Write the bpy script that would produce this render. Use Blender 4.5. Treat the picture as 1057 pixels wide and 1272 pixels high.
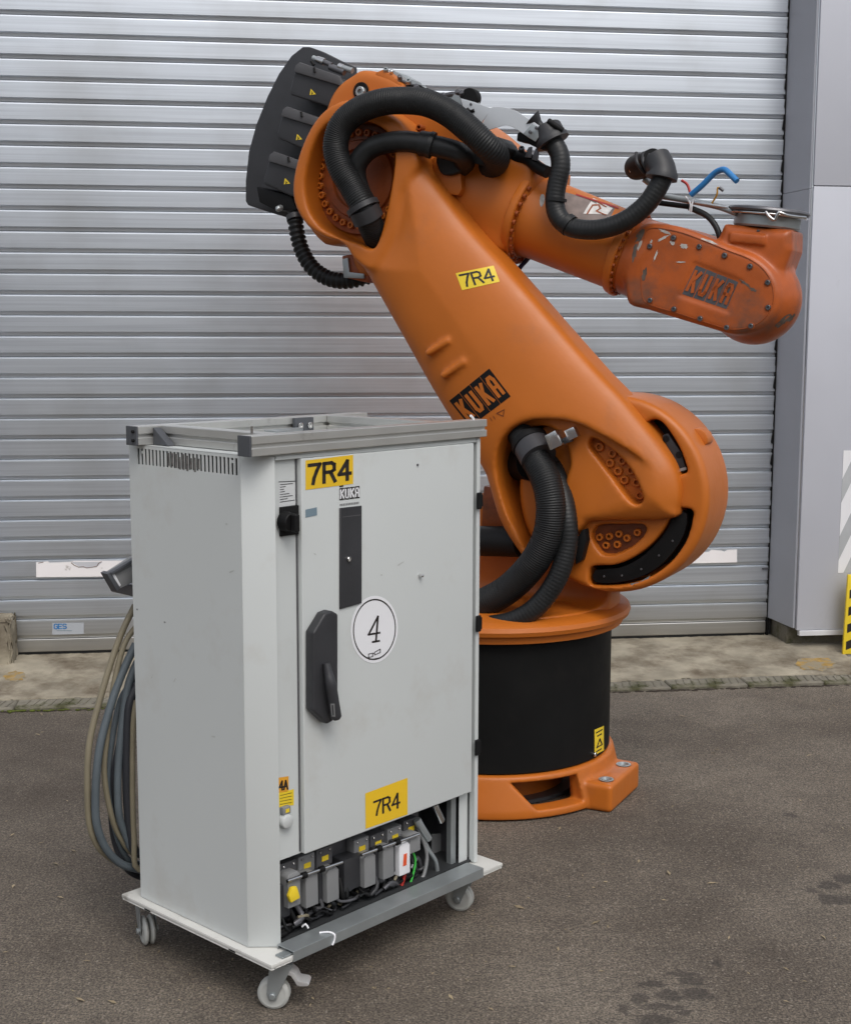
import bpy, bmesh, math, random
import numpy as np
from mathutils import Vector, Matrix
from mathutils.bvhtree import BVHTree

random.seed(7)
rng = np.random.default_rng(7)
S = bpy.context.scene
for o in list(bpy.data.objects):
    bpy.data.objects.remove(o)

# ------------------------------------------------------------------ camera
F_PX, PITCH, ROLL, CAM_H = 1696.3, 0.1334, 0.0021, 1.615
W0, H0 = 1057.0, 1272.0
cf = Vector((0, math.cos(PITCH), -math.sin(PITCH)))
cr0 = Vector((1, 0, 0)); cu0 = cr0.cross(cf)
CR = math.cos(ROLL) * cr0 + math.sin(ROLL) * cu0
CU = -math.sin(ROLL) * cr0 + math.cos(ROLL) * cu0
CO = Vector((0, 0, CAM_H))
cam = bpy.data.cameras.new('camera')
co = bpy.data.objects.new('camera', cam)
S.collection.objects.link(co)
m = Matrix.Identity(4)
for i, v in enumerate((CR, CU, -cf)):
    m[0][i], m[1][i], m[2][i] = v
m.translation = CO
co.matrix_world = m
cam.sensor_fit = 'VERTICAL'; cam.sensor_height = 36; cam.lens = 36 * F_PX / H0
cam.clip_start = 0.05; cam.clip_end = 500
S.camera = co

# ------------------------------------------------------------------ world, sun, exposure
SUN_EL, SUN_AZ = math.radians(52), math.radians(162)     # azimuth clockwise from +Y
wd = bpy.data.worlds.new('World'); S.world = wd; wd.use_nodes = True
nt = wd.node_tree; nt.nodes.clear()
out = nt.nodes.new('ShaderNodeOutputWorld'); bg = nt.nodes.new('ShaderNodeBackground')
sky = nt.nodes.new('ShaderNodeTexSky'); sky.sky_type = 'NISHITA'; sky.sun_disc = False
sky.sun_elevation = SUN_EL; sky.sun_rotation = SUN_AZ
sky.air_density = 1.0; sky.dust_density = 4.0; sky.ozone_density = 1.0
hs = nt.nodes.new('ShaderNodeHueSaturation'); hs.inputs['Saturation'].default_value = 0.36
bg.inputs['Strength'].default_value = 0.15
nt.links.new(sky.outputs[0], hs.inputs['Color']); nt.links.new(hs.outputs[0], bg.inputs['Color'])
nt.links.new(bg.outputs[0], out.inputs['Surface'])
sl = bpy.data.lights.new('sun', 'SUN'); sl.energy = 0.6; sl.angle = math.radians(28); sl.color = (1, 0.96, 0.9)
so = bpy.data.objects.new('sun', sl); S.collection.objects.link(so)
sd = Vector((math.sin(SUN_AZ) * math.cos(SUN_EL), math.cos(SUN_AZ) * math.cos(SUN_EL), math.sin(SUN_EL)))
so.rotation_euler = (-sd).to_track_quat('-Z', 'Y').to_euler(); so.location = (3, -3, 8)
S.view_settings.view_transform = 'Standard'; S.view_settings.look = 'None'
S.view_settings.exposure = 0.17; S.view_settings.gamma = 1
S.view_settings.use_curve_mapping = False
S.render.engine = 'CYCLES'

# ------------------------------------------------------------------ pixel helpers
def ray(u, v):
    u, v = float(u), float(v)
    return (cf + (u - W0 / 2) / F_PX * CR - (v - H0 / 2) / F_PX * CU)
def on_plane(u, v, p, n):
    d = ray(u, v); return CO + d * ((Vector(p) - CO).dot(n) / d.dot(n))
def on_z(u, v, z):
    return on_plane(u, v, (0, 0, z), Vector((0, 0, 1)))

class Frame:
    """a thing's own frame: origin and a turn about z"""
    def __init__(s, x, y, z, rz):
        s.M = Matrix.Translation((x, y, z)) @ Matrix.Rotation(rz, 4, 'Z'); s.I = s.M.inverted()
    def ry(s, u, v, y):            # pixel onto the local plane y = const
        o = s.I @ CO; d = s.I.to_3x3() @ ray(u, v); t = (y - o.y) / d.y; return o + d * t
    def rx(s, u, v, x):
        o = s.I @ CO; d = s.I.to_3x3() @ ray(u, v); t = (x - o.x) / d.x; return o + d * t
    def rz(s, u, v, z):
        o = s.I @ CO; d = s.I.to_3x3() @ ray(u, v); t = (z - o.z) / d.z; return o + d * t

WORLD = Frame(0, 0, 0, 0)
RA = 0.47
ROB = Frame(0.236, 4.80, 0, -RA)
CAB = Frame(-0.3788, 3.0528, 0, 0.8254)
CW, CD, CC, CC2, ZB, ZC = 0.7733, 0.4863, 0.0574, 0.0537, 0.152, 1.33
SHA = 0.1264
SHU = Frame(0, 6.6627, 0, SHA)

# ------------------------------------------------------------------ object helpers
def tag(o, label=None, cat=None, group=None, kind=None):
    if label: o['label'] = label
    if cat: o['category'] = cat
    if group: o['group'] = group
    if kind: o['kind'] = kind
    return o
def empty(name, frame):
    o = bpy.data.objects.new(name, None); S.collection.objects.link(o)
    o.matrix_world = frame.M; o.empty_display_size = .1
    return o
def mesh_obj(name, me, mat, parent=None, loc=None):
    o = bpy.data.objects.new(name, me); S.collection.objects.link(o)
    if mat is not None and not me.materials: me.materials.append(mat)
    if parent: o.parent = parent
    if loc is not None: o.location = loc
    return o
def pyd(name, V, Fc, mat, parent=None, smooth=False):
    me = bpy.data.meshes.new(name)
    me.from_pydata([tuple(v) for v in V], [], [tuple(f) for f in Fc]); me.update()
    if smooth: me.polygons.foreach_set('use_smooth', [True] * len(me.polygons))
    return mesh_obj(name, me, mat, parent)
def from_bm(name, bm, mat, parent=None, smooth=False, angle=None):
    bmesh.ops.recalc_face_normals(bm, faces=bm.faces)
    me = bpy.data.meshes.new(name); bm.to_mesh(me); bm.free()
    if smooth:
        me.polygons.foreach_set('use_smooth', [True] * len(me.polygons))
        me.set_sharp_from_angle(angle=math.radians(angle or 35))
    return mesh_obj(name, me, mat, parent)
def add_prism(bm, pts, a, b, axis='y', bevel=0.0, seg=2):
    """pts 2-D polygon; axis y: (x,z); axis z: (x,y); axis x: (y,z)"""
    def P(p, t):
        return {'y': (p[0], t, p[1]), 'z': (p[0], p[1], t), 'x': (t, p[0], p[1])}[axis]
    A = [bm.verts.new(P(p, a)) for p in pts]; B = [bm.verts.new(P(p, b)) for p in pts]
    n = len(pts); fs = [bm.faces.new(A), bm.faces.new(B[::-1])]
    for i in range(n):
        fs.append(bm.faces.new((A[i], B[i], B[(i + 1) % n], A[(i + 1) % n])))
    bmesh.ops.recalc_face_normals(bm, faces=fs)
    if bevel > 0:
        es = list({e for f in fs for e in f.edges})
        bmesh.ops.bevel(bm, geom=es, offset=bevel, segments=seg, affect='EDGES', profile=.6, clamp_overlap=True)
def add_box(bm, x0, x1, y0, y1, z0, z1, bevel=0.0, seg=1):
    add_prism(bm, [(x0, z0), (x1, z0), (x1, z1), (x0, z1)], y0, y1, 'y', bevel, seg)
def box(name, b, mat, parent=None, bevel=0.002):
    bm = bmesh.new(); add_box(bm, *b, bevel=bevel); return from_bm(name, bm, mat, parent)
def prism(name, pts, a, b, mat, parent=None, axis='y', bevel=0.002, seg=2, smooth=True):
    bm = bmesh.new(); add_prism(bm, pts, a, b, axis, bevel, seg)
    return from_bm(name, bm, mat, parent, smooth, 40)
def cr(pts, n=6, closed=False):
    """Catmull-Rom through points of any dimension"""
    P = [np.array(p, float) for p in pts]; N = len(P); o = []
    rngi = range(N) if closed else range(N - 1)
    for i in rngi:
        if closed: a, b, c, d = P[i - 1], P[i], P[(i + 1) % N], P[(i + 2) % N]
        else: a, b, c, d = P[max(i - 1, 0)], P[i], P[i + 1], P[min(i + 2, N - 1)]
        for k in range(n):
            t = k / n
            o.append(.5 * ((2 * b) + (c - a) * t + (2 * a - 5 * b + 4 * c - d) * t * t + (3 * b - a - 3 * c + d) * t ** 3))
    if not closed: o.append(P[-1])
    return o
def resample(P, step):
    P = np.array(P); d = np.r_[0, np.cumsum(np.linalg.norm(np.diff(P, axis=0), axis=1))]
    n = max(2, int(d[-1] / step)); t = np.linspace(0, d[-1], n + 1)
    return np.stack([np.interp(t, d, P[:, k]) for k in range(3)], 1), t
def tube_data(path, rad, sides=16, step=0.01, rib=0, pitch=0.009, caps=True):
    P, t = resample(cr(path, 10), (pitch / 4 if rib else step))
    n = len(P); T = np.gradient(P, axis=0); T /= np.linalg.norm(T, axis=1)[:, None] + 1e-9
    up = np.array([0, 1., 0]) if abs(T[0][1]) < .8 else np.array([1., 0, 0])
    Nn = np.cross(T[0], up); Nn /= np.linalg.norm(Nn)
    V = []; a = np.linspace(0, 2 * np.pi, sides, endpoint=False)
    for i in range(n):
        Nn = Nn - T[i] * Nn.dot(T[i]); Nn /= np.linalg.norm(Nn); B = np.cross(T[i], Nn)
        r = rad(t[i] / t[-1]) if callable(rad) else rad
        if rib: r = r + rib * (0.5 if (i % 4) in (0, 1) else -0.5)
        V.append(P[i] + r * (np.cos(a)[:, None] * Nn + np.sin(a)[:, None] * B))
    V = np.concatenate(V); Fc = []
    for i in range(n - 1):
        for k in range(sides):
            k2 = (k + 1) % sides
            Fc.append((i * sides + k, i * sides + k2, (i + 1) * sides + k2, (i + 1) * sides + k))
    if caps:
        Fc.append(tuple(range(sides))[::-1]); Fc.append(tuple((n - 1) * sides + k for k in range(sides)))
    return V, Fc
def tube(name, path, rad, mat, parent=None, **k):
    V, Fc = tube_data(path, rad, **k)
    o = pyd(name, V, Fc, mat, parent, True); o.data.set_sharp_from_angle(angle=math.radians(55)); return o
def merge(name, datas, mat, parent=None, smooth=True):
    V = []; Fc = []
    for v, f in datas:
        b = len(V); V += [tuple(p) for p in v]; Fc += [tuple(i + b for i in q) for q in f]
    o = pyd(name, V, Fc, mat, parent, smooth)
    if smooth: o.data.set_sharp_from_angle(angle=math.radians(45))
    return o
def lathe_data(prof, o, ax, sides=48, a0=0, a1=2 * math.pi):
    """prof list (s along axis, r)"""
    o = np.array(o, float); ax = np.array(ax, float); ax /= np.linalg.norm(ax)
    u = np.cross(ax, [0, 1, 0] if abs(ax[1]) < .9 else [1, 0, 0]); u /= np.linalg.norm(u); w = np.cross(ax, u)
    a = np.linspace(a0, a1, sides, endpoint=False); V = []
    for s, r in prof:
        r = max(r, 1e-4); V.append(o + ax * s + r * (np.cos(a)[:, None] * u + np.sin(a)[:, None] * w))
    V = np.concatenate(V); Fc = []
    for i in range(len(prof) - 1):
        for k in range(sides):
            k2 = (k + 1) % sides
            Fc.append((i * sides + k, (i + 1) * sides + k, (i + 1) * sides + k2, i * sides + k2))
    return V, Fc
def lathe(name, prof, o, ax, mat, parent=None, sides=48, angle=30):
    V, Fc = lathe_data(prof, o, ax, sides)
    ob = pyd(name, V, Fc, mat, parent, True)
    bm = bmesh.new(); bm.from_mesh(ob.data); bmesh.ops.recalc_face_normals(bm, faces=bm.faces); bm.to_mesh(ob.data); bm.free()
    ob.data.polygons.foreach_set('use_smooth', [True] * len(ob.data.polygons))
    ob.data.set_sharp_from_angle(angle=math.radians(angle)); return ob
_bolt = {}
def bolt(parent, p, ax, r, h, mat, name='bolt', socket=True):
    """a socket head bolt; alike bolts share their mesh"""
    key = (round(r, 4), round(h, 4), mat.name, socket)
    if key not in _bolt:
        pr = [(0, r), (h * .85, r), (h, r * .85)]
        pr += [(h, r * .5), (h * .4, r * .5), (h * .4, 0)] if socket else [(h * 1.1, 0)]
        V, Fc = lathe_data(pr, (0, 0, 0), (0, 0, 1), 12)
        me = bpy.data.meshes.new('bolt'); me.from_pydata([tuple(v) for v in V], [], Fc); me.update()
        bm = bmesh.new(); bm.from_mesh(me); bmesh.ops.recalc_face_normals(bm, faces=bm.faces); bm.to_mesh(me); bm.free()
        me.materials.append(mat); _bolt[key] = me
    o = bpy.data.objects.new(name, _bolt[key]); S.collection.objects.link(o); o.parent = parent
    o.location = p; o.rotation_euler = Vector(ax).to_track_quat('Z', 'Y').to_euler()
    return o

# ------------------------------------------------------------------ signed distance tools for the castings
def sd_poly(P, X, Z):
    P = np.array(P, float)[:, :2]; d = np.full(X.shape, 1e9); s = np.ones(X.shape); n = len(P)
    for i in range(n):
        a = P[i]; b = P[i - 1]; e = b - a; wx = X - a[0]; wz = Z - a[1]
        t = np.clip((wx * e[0] + wz * e[1]) / (e @ e + 1e-12), 0, 1)
        bx = wx - e[0] * t; bz = wz - e[1] * t; d = np.minimum(d, bx * bx + bz * bz)
        c1 = Z >= a[1]; c2 = Z < b[1]; c3 = e[0] * wz > e[1] * wx
        flip = (c1 & c2 & c3) | (~c1 & ~c2 & ~c3); s = np.where(flip, -s, s)
    return s * np.sqrt(d)
def smin(a, b, k):
    h = np.clip(.5 + .5 * (b - a) / k, 0, 1); return b + (a - b) * h - k * h * (1 - h)
def smax(a, b, k): return -smin(-a, -b, k)
def slab(d2, y, y0, y1, r):
    dy = np.abs(y - (y0 + y1) / 2) - (y1 - y0) / 2
    a = d2 + r; b = dy + r
    return np.minimum(np.maximum(a, b), 0) + np.sqrt(np.maximum(a, 0) ** 2 + np.maximum(b, 0) ** 2) - r
def pillow(d2, y, yc, H, R, Hmin):
    t = np.clip(-d2 / R, 0, 1); h = np.sqrt(np.maximum(0, 1 - (1 - t) ** 2))
    return smax(d2, np.abs(y - yc) - (Hmin + (H - Hmin) * h), .012)
class Grid:
    def __init__(s, lo, hi, h):
        s.h = h; s.lo = np.array(lo, float)
        n = [int((b - a) / h) + 2 for a, b in zip(lo, hi)]
        s.x, s.y, s.z = [np.arange(k) * h + a for k, a in zip(n, lo)]
        s.X = s.x[:, None, None]; s.Y = s.y[None, :, None]; s.Z = s.z[None, None, :]
        s.X2, s.Z2 = np.meshgrid(s.x, s.z, indexing='ij')
    def poly(s, P):      # P in (x, z)
        return sd_poly(P, s.X2, s.Z2)[:, None, :]
def surface_net(Fv, g):
    Fv = Fv.astype(np.float32) + 1e-7; s = Fv < 0; nx, ny, nz = Fv.shape
    cnt = np.zeros((nx - 1, ny - 1, nz - 1), np.int8)
    C = [(a, b, c) for a in (0, 1) for b in (0, 1) for c in (0, 1)]
    for a, b, c in C: cnt += s[a:nx - 1 + a, b:ny - 1 + b, c:nz - 1 + c]
    I, J, K = np.nonzero((cnt > 0) & (cnt < 8))
    idx = np.full(cnt.shape, -1, np.int64); idx[I, J, K] = np.arange(len(I))
    cv = {c: Fv[I + c[0], J + c[1], K + c[2]] for c in C}
    acc = np.zeros((len(I), 3)); num = np.zeros(len(I))
    for c in C:
        for ax in range(3):
            if c[ax] == 0:
                e = list(c); e[ax] = 1; f0 = cv[c]; f1 = cv[tuple(e)]
                mk = (f0 < 0) != (f1 < 0); t = np.where(mk, f0 / np.where(mk, f0 - f1, 1), 0)
                p = np.tile(np.array(c, float), (len(I), 1)); p[:, ax] += t
                acc += p * mk[:, None]; num += mk
    V = (np.stack([I, J, K], 1) + acc / num[:, None]) * g.h + g.lo
    Q = []
    for ax in range(3):
        sl0 = [slice(1, n - 1) for n in (nx, ny, nz)]; sl0[ax] = slice(0, (nx, ny, nz)[ax] - 1)
        sl1 = list(sl0); sl1[ax] = slice(1, (nx, ny, nz)[ax])
        a = s[tuple(sl0)]; b = s[tuple(sl1)]
        for sign, mk in ((1, a & ~b), (0, ~a & b)):
            i, j, k = np.nonzero(mk); p = np.stack([i, j, k], 1)
            off = np.array([1, 1, 1]); off[ax] = 0; p = p + off
            u, w = (ax + 1) % 3, (ax + 2) % 3; q = []
            for du, dw in ((-1, -1), (0, -1), (0, 0), (-1, 0)):
                r = p.copy(); r[:, u] += du; r[:, w] += dw
                q.append(idx[r[:, 0], r[:, 1], r[:, 2]])
            q = np.stack(q if sign else q[::-1], 1); Q.append(q)
    return V, np.concatenate(Q)
def relax(V, Q, it=1, w=.5):
    E = np.concatenate([Q[:, [0, 1]], Q[:, [1, 2]], Q[:, [2, 3]], Q[:, [3, 0]]])
    deg = np.bincount(E.ravel(), minlength=len(V))[:, None]
    for _ in range(it):
        A = np.zeros_like(V)
        for k in range(3):
            A[:, k] = np.bincount(E[:, 0], V[E[:, 1], k], len(V)) + np.bincount(E[:, 1], V[E[:, 0], k], len(V))
        V = V * (1 - w) + w * A / np.maximum(deg, 1)
    return V
def sdf_obj(name, Fv, g, mat, parent, it=2):
    V, Q = surface_net(Fv, g); V = relax(V, Q, it)
    me = bpy.data.meshes.new(name); me.vertices.add(len(V)); me.vertices.foreach_set('co', V.ravel())
    me.loops.add(Q.size); me.loops.foreach_set('vertex_index', Q.ravel().astype(np.int32))
    me.polygons.add(len(Q)); me.polygons.foreach_set('loop_start', np.arange(0, Q.size, 4, dtype=np.int32))
    me.polygons.foreach_set('use_smooth', np.ones(len(Q), bool)); me.update(); me.validate()
    return mesh_obj(name, me, mat, parent)

# ------------------------------------------------------------------ flat prints laid on a surface
GL = {
 'K': [[(0, 0), (0, 1)], [(.05, .42), (.6, 1)], [(.2, .6), (.62, 0)]],
 'U': [[(0, 1), (0, .18), (.14, 0), (.46, 0), (.6, .18), (.6, 1)]],
 'A': [[(0, 0), (0, .8), (.14, 1), (.46, 1), (.6, .8), (.6, 0)], [(0, .45), (.6, .45)]],
 'a': [[(0, 0), (.3, 1), (.6, 0)], [(.1, .33), (.5, .33)]],
 '7': [[(0, 1), (.6, 1), (.42, .65), (.28, .3), (.22, 0)]],
 'R': [[(0, 0), (0, 1), (.4, 1), (.56, .9), (.56, .62), (.4, .52), (0, .52)], [(.35, .52), (.6, 0)]],
 '4': [[(.45, 0), (.45, 1), (0, .32), (.62, .32)]],
 'G': [[(.58, .85), (.4, 1), (.15, 1), (0, .8), (0, .2), (.15, 0), (.45, 0), (.58, .15), (.58, .48), (.32, .48)]],
 'E': [[(.55, 1), (0, 1), (0, 0), (.55, 0)], [(0, .5), (.45, .5)]],
 'S': [[(.55, .88), (.4, 1), (.12, 1), (0, .85), (0, .65), (.12, .53), (.45, .47), (.57, .35), (.57, .15), (.42, 0), (.12, 0), (0, .13)]],
 '!': [[(0.3, .3), (.3, 1)], [(.3, 0), (.3, .08)]],
}
class Surf:
    """shoots prints onto an object's surface, in its parent's frame"""
    def __init__(s, ob, frame):
        me = ob.data
        s.b = BVHTree.FromPolygons([v.co.copy() for v in me.vertices], [tuple(p.vertices) for p in me.polygons])
        s.f = frame; s.o = frame.I @ CO
    def hit(s, u, v, off):
        d = (s.f.I.to_3x3() @ ray(u, v)).normalized()
        p, n, i, dist = s.b.ray_cast(s.o, d)
        if p is None: return None
        if n.dot(d) > 0: n = -n
        return p + n * off
def bil(c, s, t):
    (ax, ay), (bx, by), (cx_, cy_), (dx, dy) = c    # TL, TR, BR, BL
    x = (ax * (1 - s) + bx * s) * (1 - t) + (dx * (1 - s) + cx_ * s) * t
    y = (ay * (1 - s) + by * s) * (1 - t) + (dy * (1 - s) + cy_ * s) * t
    return x, y
def quads(strokes, w, asp):
    """strokes in unit box (y down), w stroke width in units of box height; asp = width/height"""
    out = []
    for st in strokes:
        for (x0, y0), (x1, y1) in zip(st[:-1], st[1:]):
            dx, dy = (x1 - x0) * asp, (y1 - y0); L = math.hypot(dx, dy) + 1e-9
            nx, ny = -dy / L * w / 2, dx / L * w / 2; ex, ey = dx / L * w / 2 * .8, dy / L * w / 2 * .8
            q = [((x0 * asp - ex + nx) / asp, y0 - ey + ny), ((x1 * asp + ex + nx) / asp, y1 + ey + ny),
                 ((x1 * asp + ex - nx) / asp, y1 + ey - ny), ((x0 * asp - ex - nx) / asp, y0 - ey - ny)]
            out.append(q)
    return out
def word(txt, x0, x1, y0, y1, gap=.25):
    """strokes of a word in the box, y down"""
    n = len(txt); cw = (x1 - x0) / (n + gap * (n - 1)); o = []
    for i, ch in enumerate(txt):
        bx = x0 + i * cw * (1 + gap)
        for st in GL[ch]: o.append([(bx + p[0] / .6 * cw, y1 - p[1] * (y1 - y0)) for p in st])
    return o
def decal(name, surf, corners, mat, parent, off=.0008, polys=None, n=6):
    """polys: list of 4-gons in unit box; None = whole box"""
    V = []; Fc = []
    for q in (polys or [[(0, 0), (1, 0), (1, 1), (0, 1)]]):
        k = n if polys is None else 3
        base = len(V); ok = True; vv = []
        for j in range(k + 1):
            for i in range(k + 1):
                s_, t_ = bil(q, i / k, j / k); u, v = bil(corners, s_, t_)
                p = surf.hit(u, v, off)
                if p is None: ok = False; break
                vv.append(p)
            if not ok: break
        if not ok: continue
        V += vv
        for j in range(k):
            for i in range(k):
                a = base + j * (k + 1) + i; Fc.append((a, a + 1, a + k + 2, a + k + 1))
    return pyd(name, V, Fc, mat, parent)
def disc_polys(cx_, cy_, rx_, ry_, n=28, r0=0.0):
    o = []
    for i in range(n):
        a, b = 2 * math.pi * i / n, 2 * math.pi * (i + 1) / n
        o.append([(cx_ + rx_ * r0 * math.cos(a), cy_ + ry_ * r0 * math.sin(a)), (cx_ + rx_ * math.cos(a), cy_ + ry_ * math.sin(a)),
                  (cx_ + rx_ * math.cos(b), cy_ + ry_ * math.sin(b)), (cx_ + rx_ * r0 * math.cos(b), cy_ + ry_ * r0 * math.sin(b))])
    return o

# ------------------------------------------------------------------ materials
def mat(name, col, rough=.5, metal=0.0, var=.12, scale=6, bump=0.0, bscale=60, spec=.5, coat=0.0, dirt=None, dscale=3, dth=(.55, .7), rvar=.1):
    m = bpy.data.materials.new(name); m.use_nodes = True; t = m.node_tree; N = t.nodes; L = t.links
    b = N['Principled BSDF']; tc = N.new('ShaderNodeTexCoord')
    b.inputs['Metallic'].default_value = metal; b.inputs['Specular IOR Level'].default_value = spec
    b.inputs['Coat Weight'].default_value = coat; b.inputs['Coat Roughness'].default_value = .25
    n1 = N.new('ShaderNodeTexNoise'); n1.inputs['Scale'].default_value = scale; n1.inputs['Detail'].default_value = 6
    L.new(tc.outputs['Object'], n1.inputs['Vector'])
    r = N.new('ShaderNodeValToRGB'); r.color_ramp.elements[0].position = .3; r.color_ramp.elements[1].position = .7
    r.color_ramp.elements[0].color = (*[c * (1 - var) for c in col], 1)
    r.color_ramp.elements[1].color = (*[min(1, c * (1 + var)) for c in col], 1)
    L.new(n1.outputs['Fac'], r.inputs['Fac']); last = r.outputs['Color']
    if dirt:
        n2 = N.new('ShaderNodeTexNoise'); n2.inputs['Scale'].default_value = dscale; n2.inputs['Detail'].default_value = 9
        n2.inputs['Roughness'].default_value = .65
        L.new(tc.outputs['Object'], n2.inputs['Vector'])
        r2 = N.new('ShaderNodeMapRange'); r2.inputs[1].default_value = dth[0]; r2.inputs[2].default_value = dth[1]
        L.new(n2.outputs['Fac'], r2.inputs[0]); mx = N.new('ShaderNodeMix'); mx.data_type = 'RGBA'
        L.new(r2.outputs[0], mx.inputs[0]); L.new(last, mx.inputs[6]); mx.inputs[7].default_value = (*dirt, 1)
        last = mx.outputs[2]
    L.new(last, b.inputs['Base Color'])
    n3 = N.new('ShaderNodeTexNoise'); n3.inputs['Scale'].default_value = scale * 3; n3.inputs['Detail'].default_value = 5
    L.new(tc.outputs['Object'], n3.inputs['Vector'])
    mr = N.new('ShaderNodeMapRange'); mr.inputs[3].default_value = max(.03, rough - rvar); mr.inputs[4].default_value = min(1, rough + rvar)
    L.new(n3.outputs['Fac'], mr.inputs[0]); L.new(mr.outputs[0], b.inputs['Roughness'])
    if bump:
        n4 = N.new('ShaderNodeTexNoise'); n4.inputs['Scale'].default_value = bscale; n4.inputs['Detail'].default_value = 4
        L.new(tc.outputs['Object'], n4.inputs['Vector']); bp = N.new('ShaderNodeBump')
        bp.inputs['Strength'].default_value = bump; bp.inputs['Distance'].default_value = .004
        L.new(n4.outputs['Fac'], bp.inputs['Height']); L.new(bp.outputs[0], b.inputs['Normal'])
    return m
ORC = (.50, .135, .012)
M_OR = mat('orange_paint', ORC, .46, spec=.5, var=.06, scale=4, bump=.12, bscale=45, dirt=(.36, .115, .03), dscale=3.5, dth=(.56, .85))
M_ORW = mat('worn_orange_paint', (.40, .088, .015), .40, spec=.45, var=.2, scale=9, bump=.2, bscale=40, dirt=(.12, .065, .045), dscale=6, dth=(.50, .72))
M_ORD = mat('greasy_orange_paint', (.30, .065, .010), .45, var=.15, scale=9, bump=.15, dirt=(.10, .03, .01), dscale=5, dth=(.5, .7))
M_RECSH = mat('recess_shade_orange', (.15, .035, .006), .5, var=.3, scale=20)  # shade of the bolt window recesses put into the floor colour
M_DRUM = mat('dusty_black_paint', (.0075, .0078, .008), .55, var=.2, scale=5, spec=.14, dirt=(.013, .0125, .012), dscale=7, dth=(.5, .8), bump=.05, bscale=30)
M_BLK = mat('black_paint', (.007, .007, .0075), .55, var=.2, scale=5, rvar=.1, spec=.22)
M_RUB = mat('black_rubber_hose', (.012, .013, .014), .5, var=.25, scale=20, spec=.32, bump=.1)
M_HOSE = mat('black_smooth_hose', (.014, .015, .016), .45, var=.25, scale=14, spec=.35)
M_PLA = mat('dark_grey_plastic', (.030, .031, .035), .5, var=.2, scale=8, bump=.1, bscale=120)
M_PLL = mat('grey_plastic_edge', (.075, .075, .08), .55, var=.2, scale=8)
M_CAB = mat('light_grey_cabinet_paint', (.56, .59, .588), .42, var=.02, scale=2, bump=.04, bscale=160, dirt=(.46, .45, .42), dscale=4, dth=(.55, .9))
M_DOL = mat('white_dolly_paint', (.60, .60, .57), .5, var=.06, scale=12, dirt=(.22, .20, .17), dscale=14, dth=(.6, .75))
M_ALU = mat('aluminium_profile', (.58, .58, .56), .38, metal=.75, var=.05, scale=8, dirt=(.3, .29, .27), dscale=9, dth=(.62, .8))
M_ENDC = mat('grey_plastic_cap', (.07, .075, .085), .5, var=.1)
M_STL = mat('galvanised_steel', (.36, .39, .40), .42, metal=.6, var=.12, scale=9)
M_CHR = mat('bright_steel', (.62, .62, .62), .22, metal=1.0, var=.1, scale=20)
M_SHEET = mat('bright_sheet_metal', (.70, .73, .76), .35, metal=.45, var=.06, scale=4)
M_DST = mat('dark_steel', (.13, .13, .14), .4, metal=.6, var=.2, scale=20)
M_YEL = mat('yellow_label', (.78, .50, .02), .45, var=.03)
M_YEL2 = mat('bright_yellow_label', (.80, .59, .03), .45, var=.06, scale=20)
M_INK = mat('black_ink', (.018, .014, .013), .5, var=.1)
M_WHT = mat('white_paper_label', (.78, .79, .82), .5, var=.02)
M_GRN = mat('green_cable_jacket', (.05, .45, .06), .45)
M_RED = mat('red_plastic', (.35, .02, .015), .45)
M_REDL = mat('orange_red_label', (.75, .10, .03), .45)
M_BLU = mat('blue_hose_plastic', (.03, .20, .50), .4)
M_BLUD = mat('dark_blue_cable', (.012, .02, .08), .45)
M_GRYP = mat('grey_connector_hood', (.22, .225, .23), .5, var=.06)
M_DRK = mat('dark_interior', (.02, .022, .024), .7, var=.2)
M_LBL = mat('blue_grey_label', (.17, .24, .29), .45)
M_WHEEL = mat('grey_wheel_plastic', (.46, .47, .45), .55, var=.08, dirt=(.18, .17, .15), dscale=20, dth=(.55, .72))
M_TAN = mat('tan_cable_jacket', (.20, .175, .12), .6, var=.12, scale=15)
M_GCB = mat('blue_grey_cable_jacket', (.085, .105, .12), .6, var=.12, scale=15)
M_DCB = mat('dark_cable_jacket', (.02, .022, .028), .6)

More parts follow.
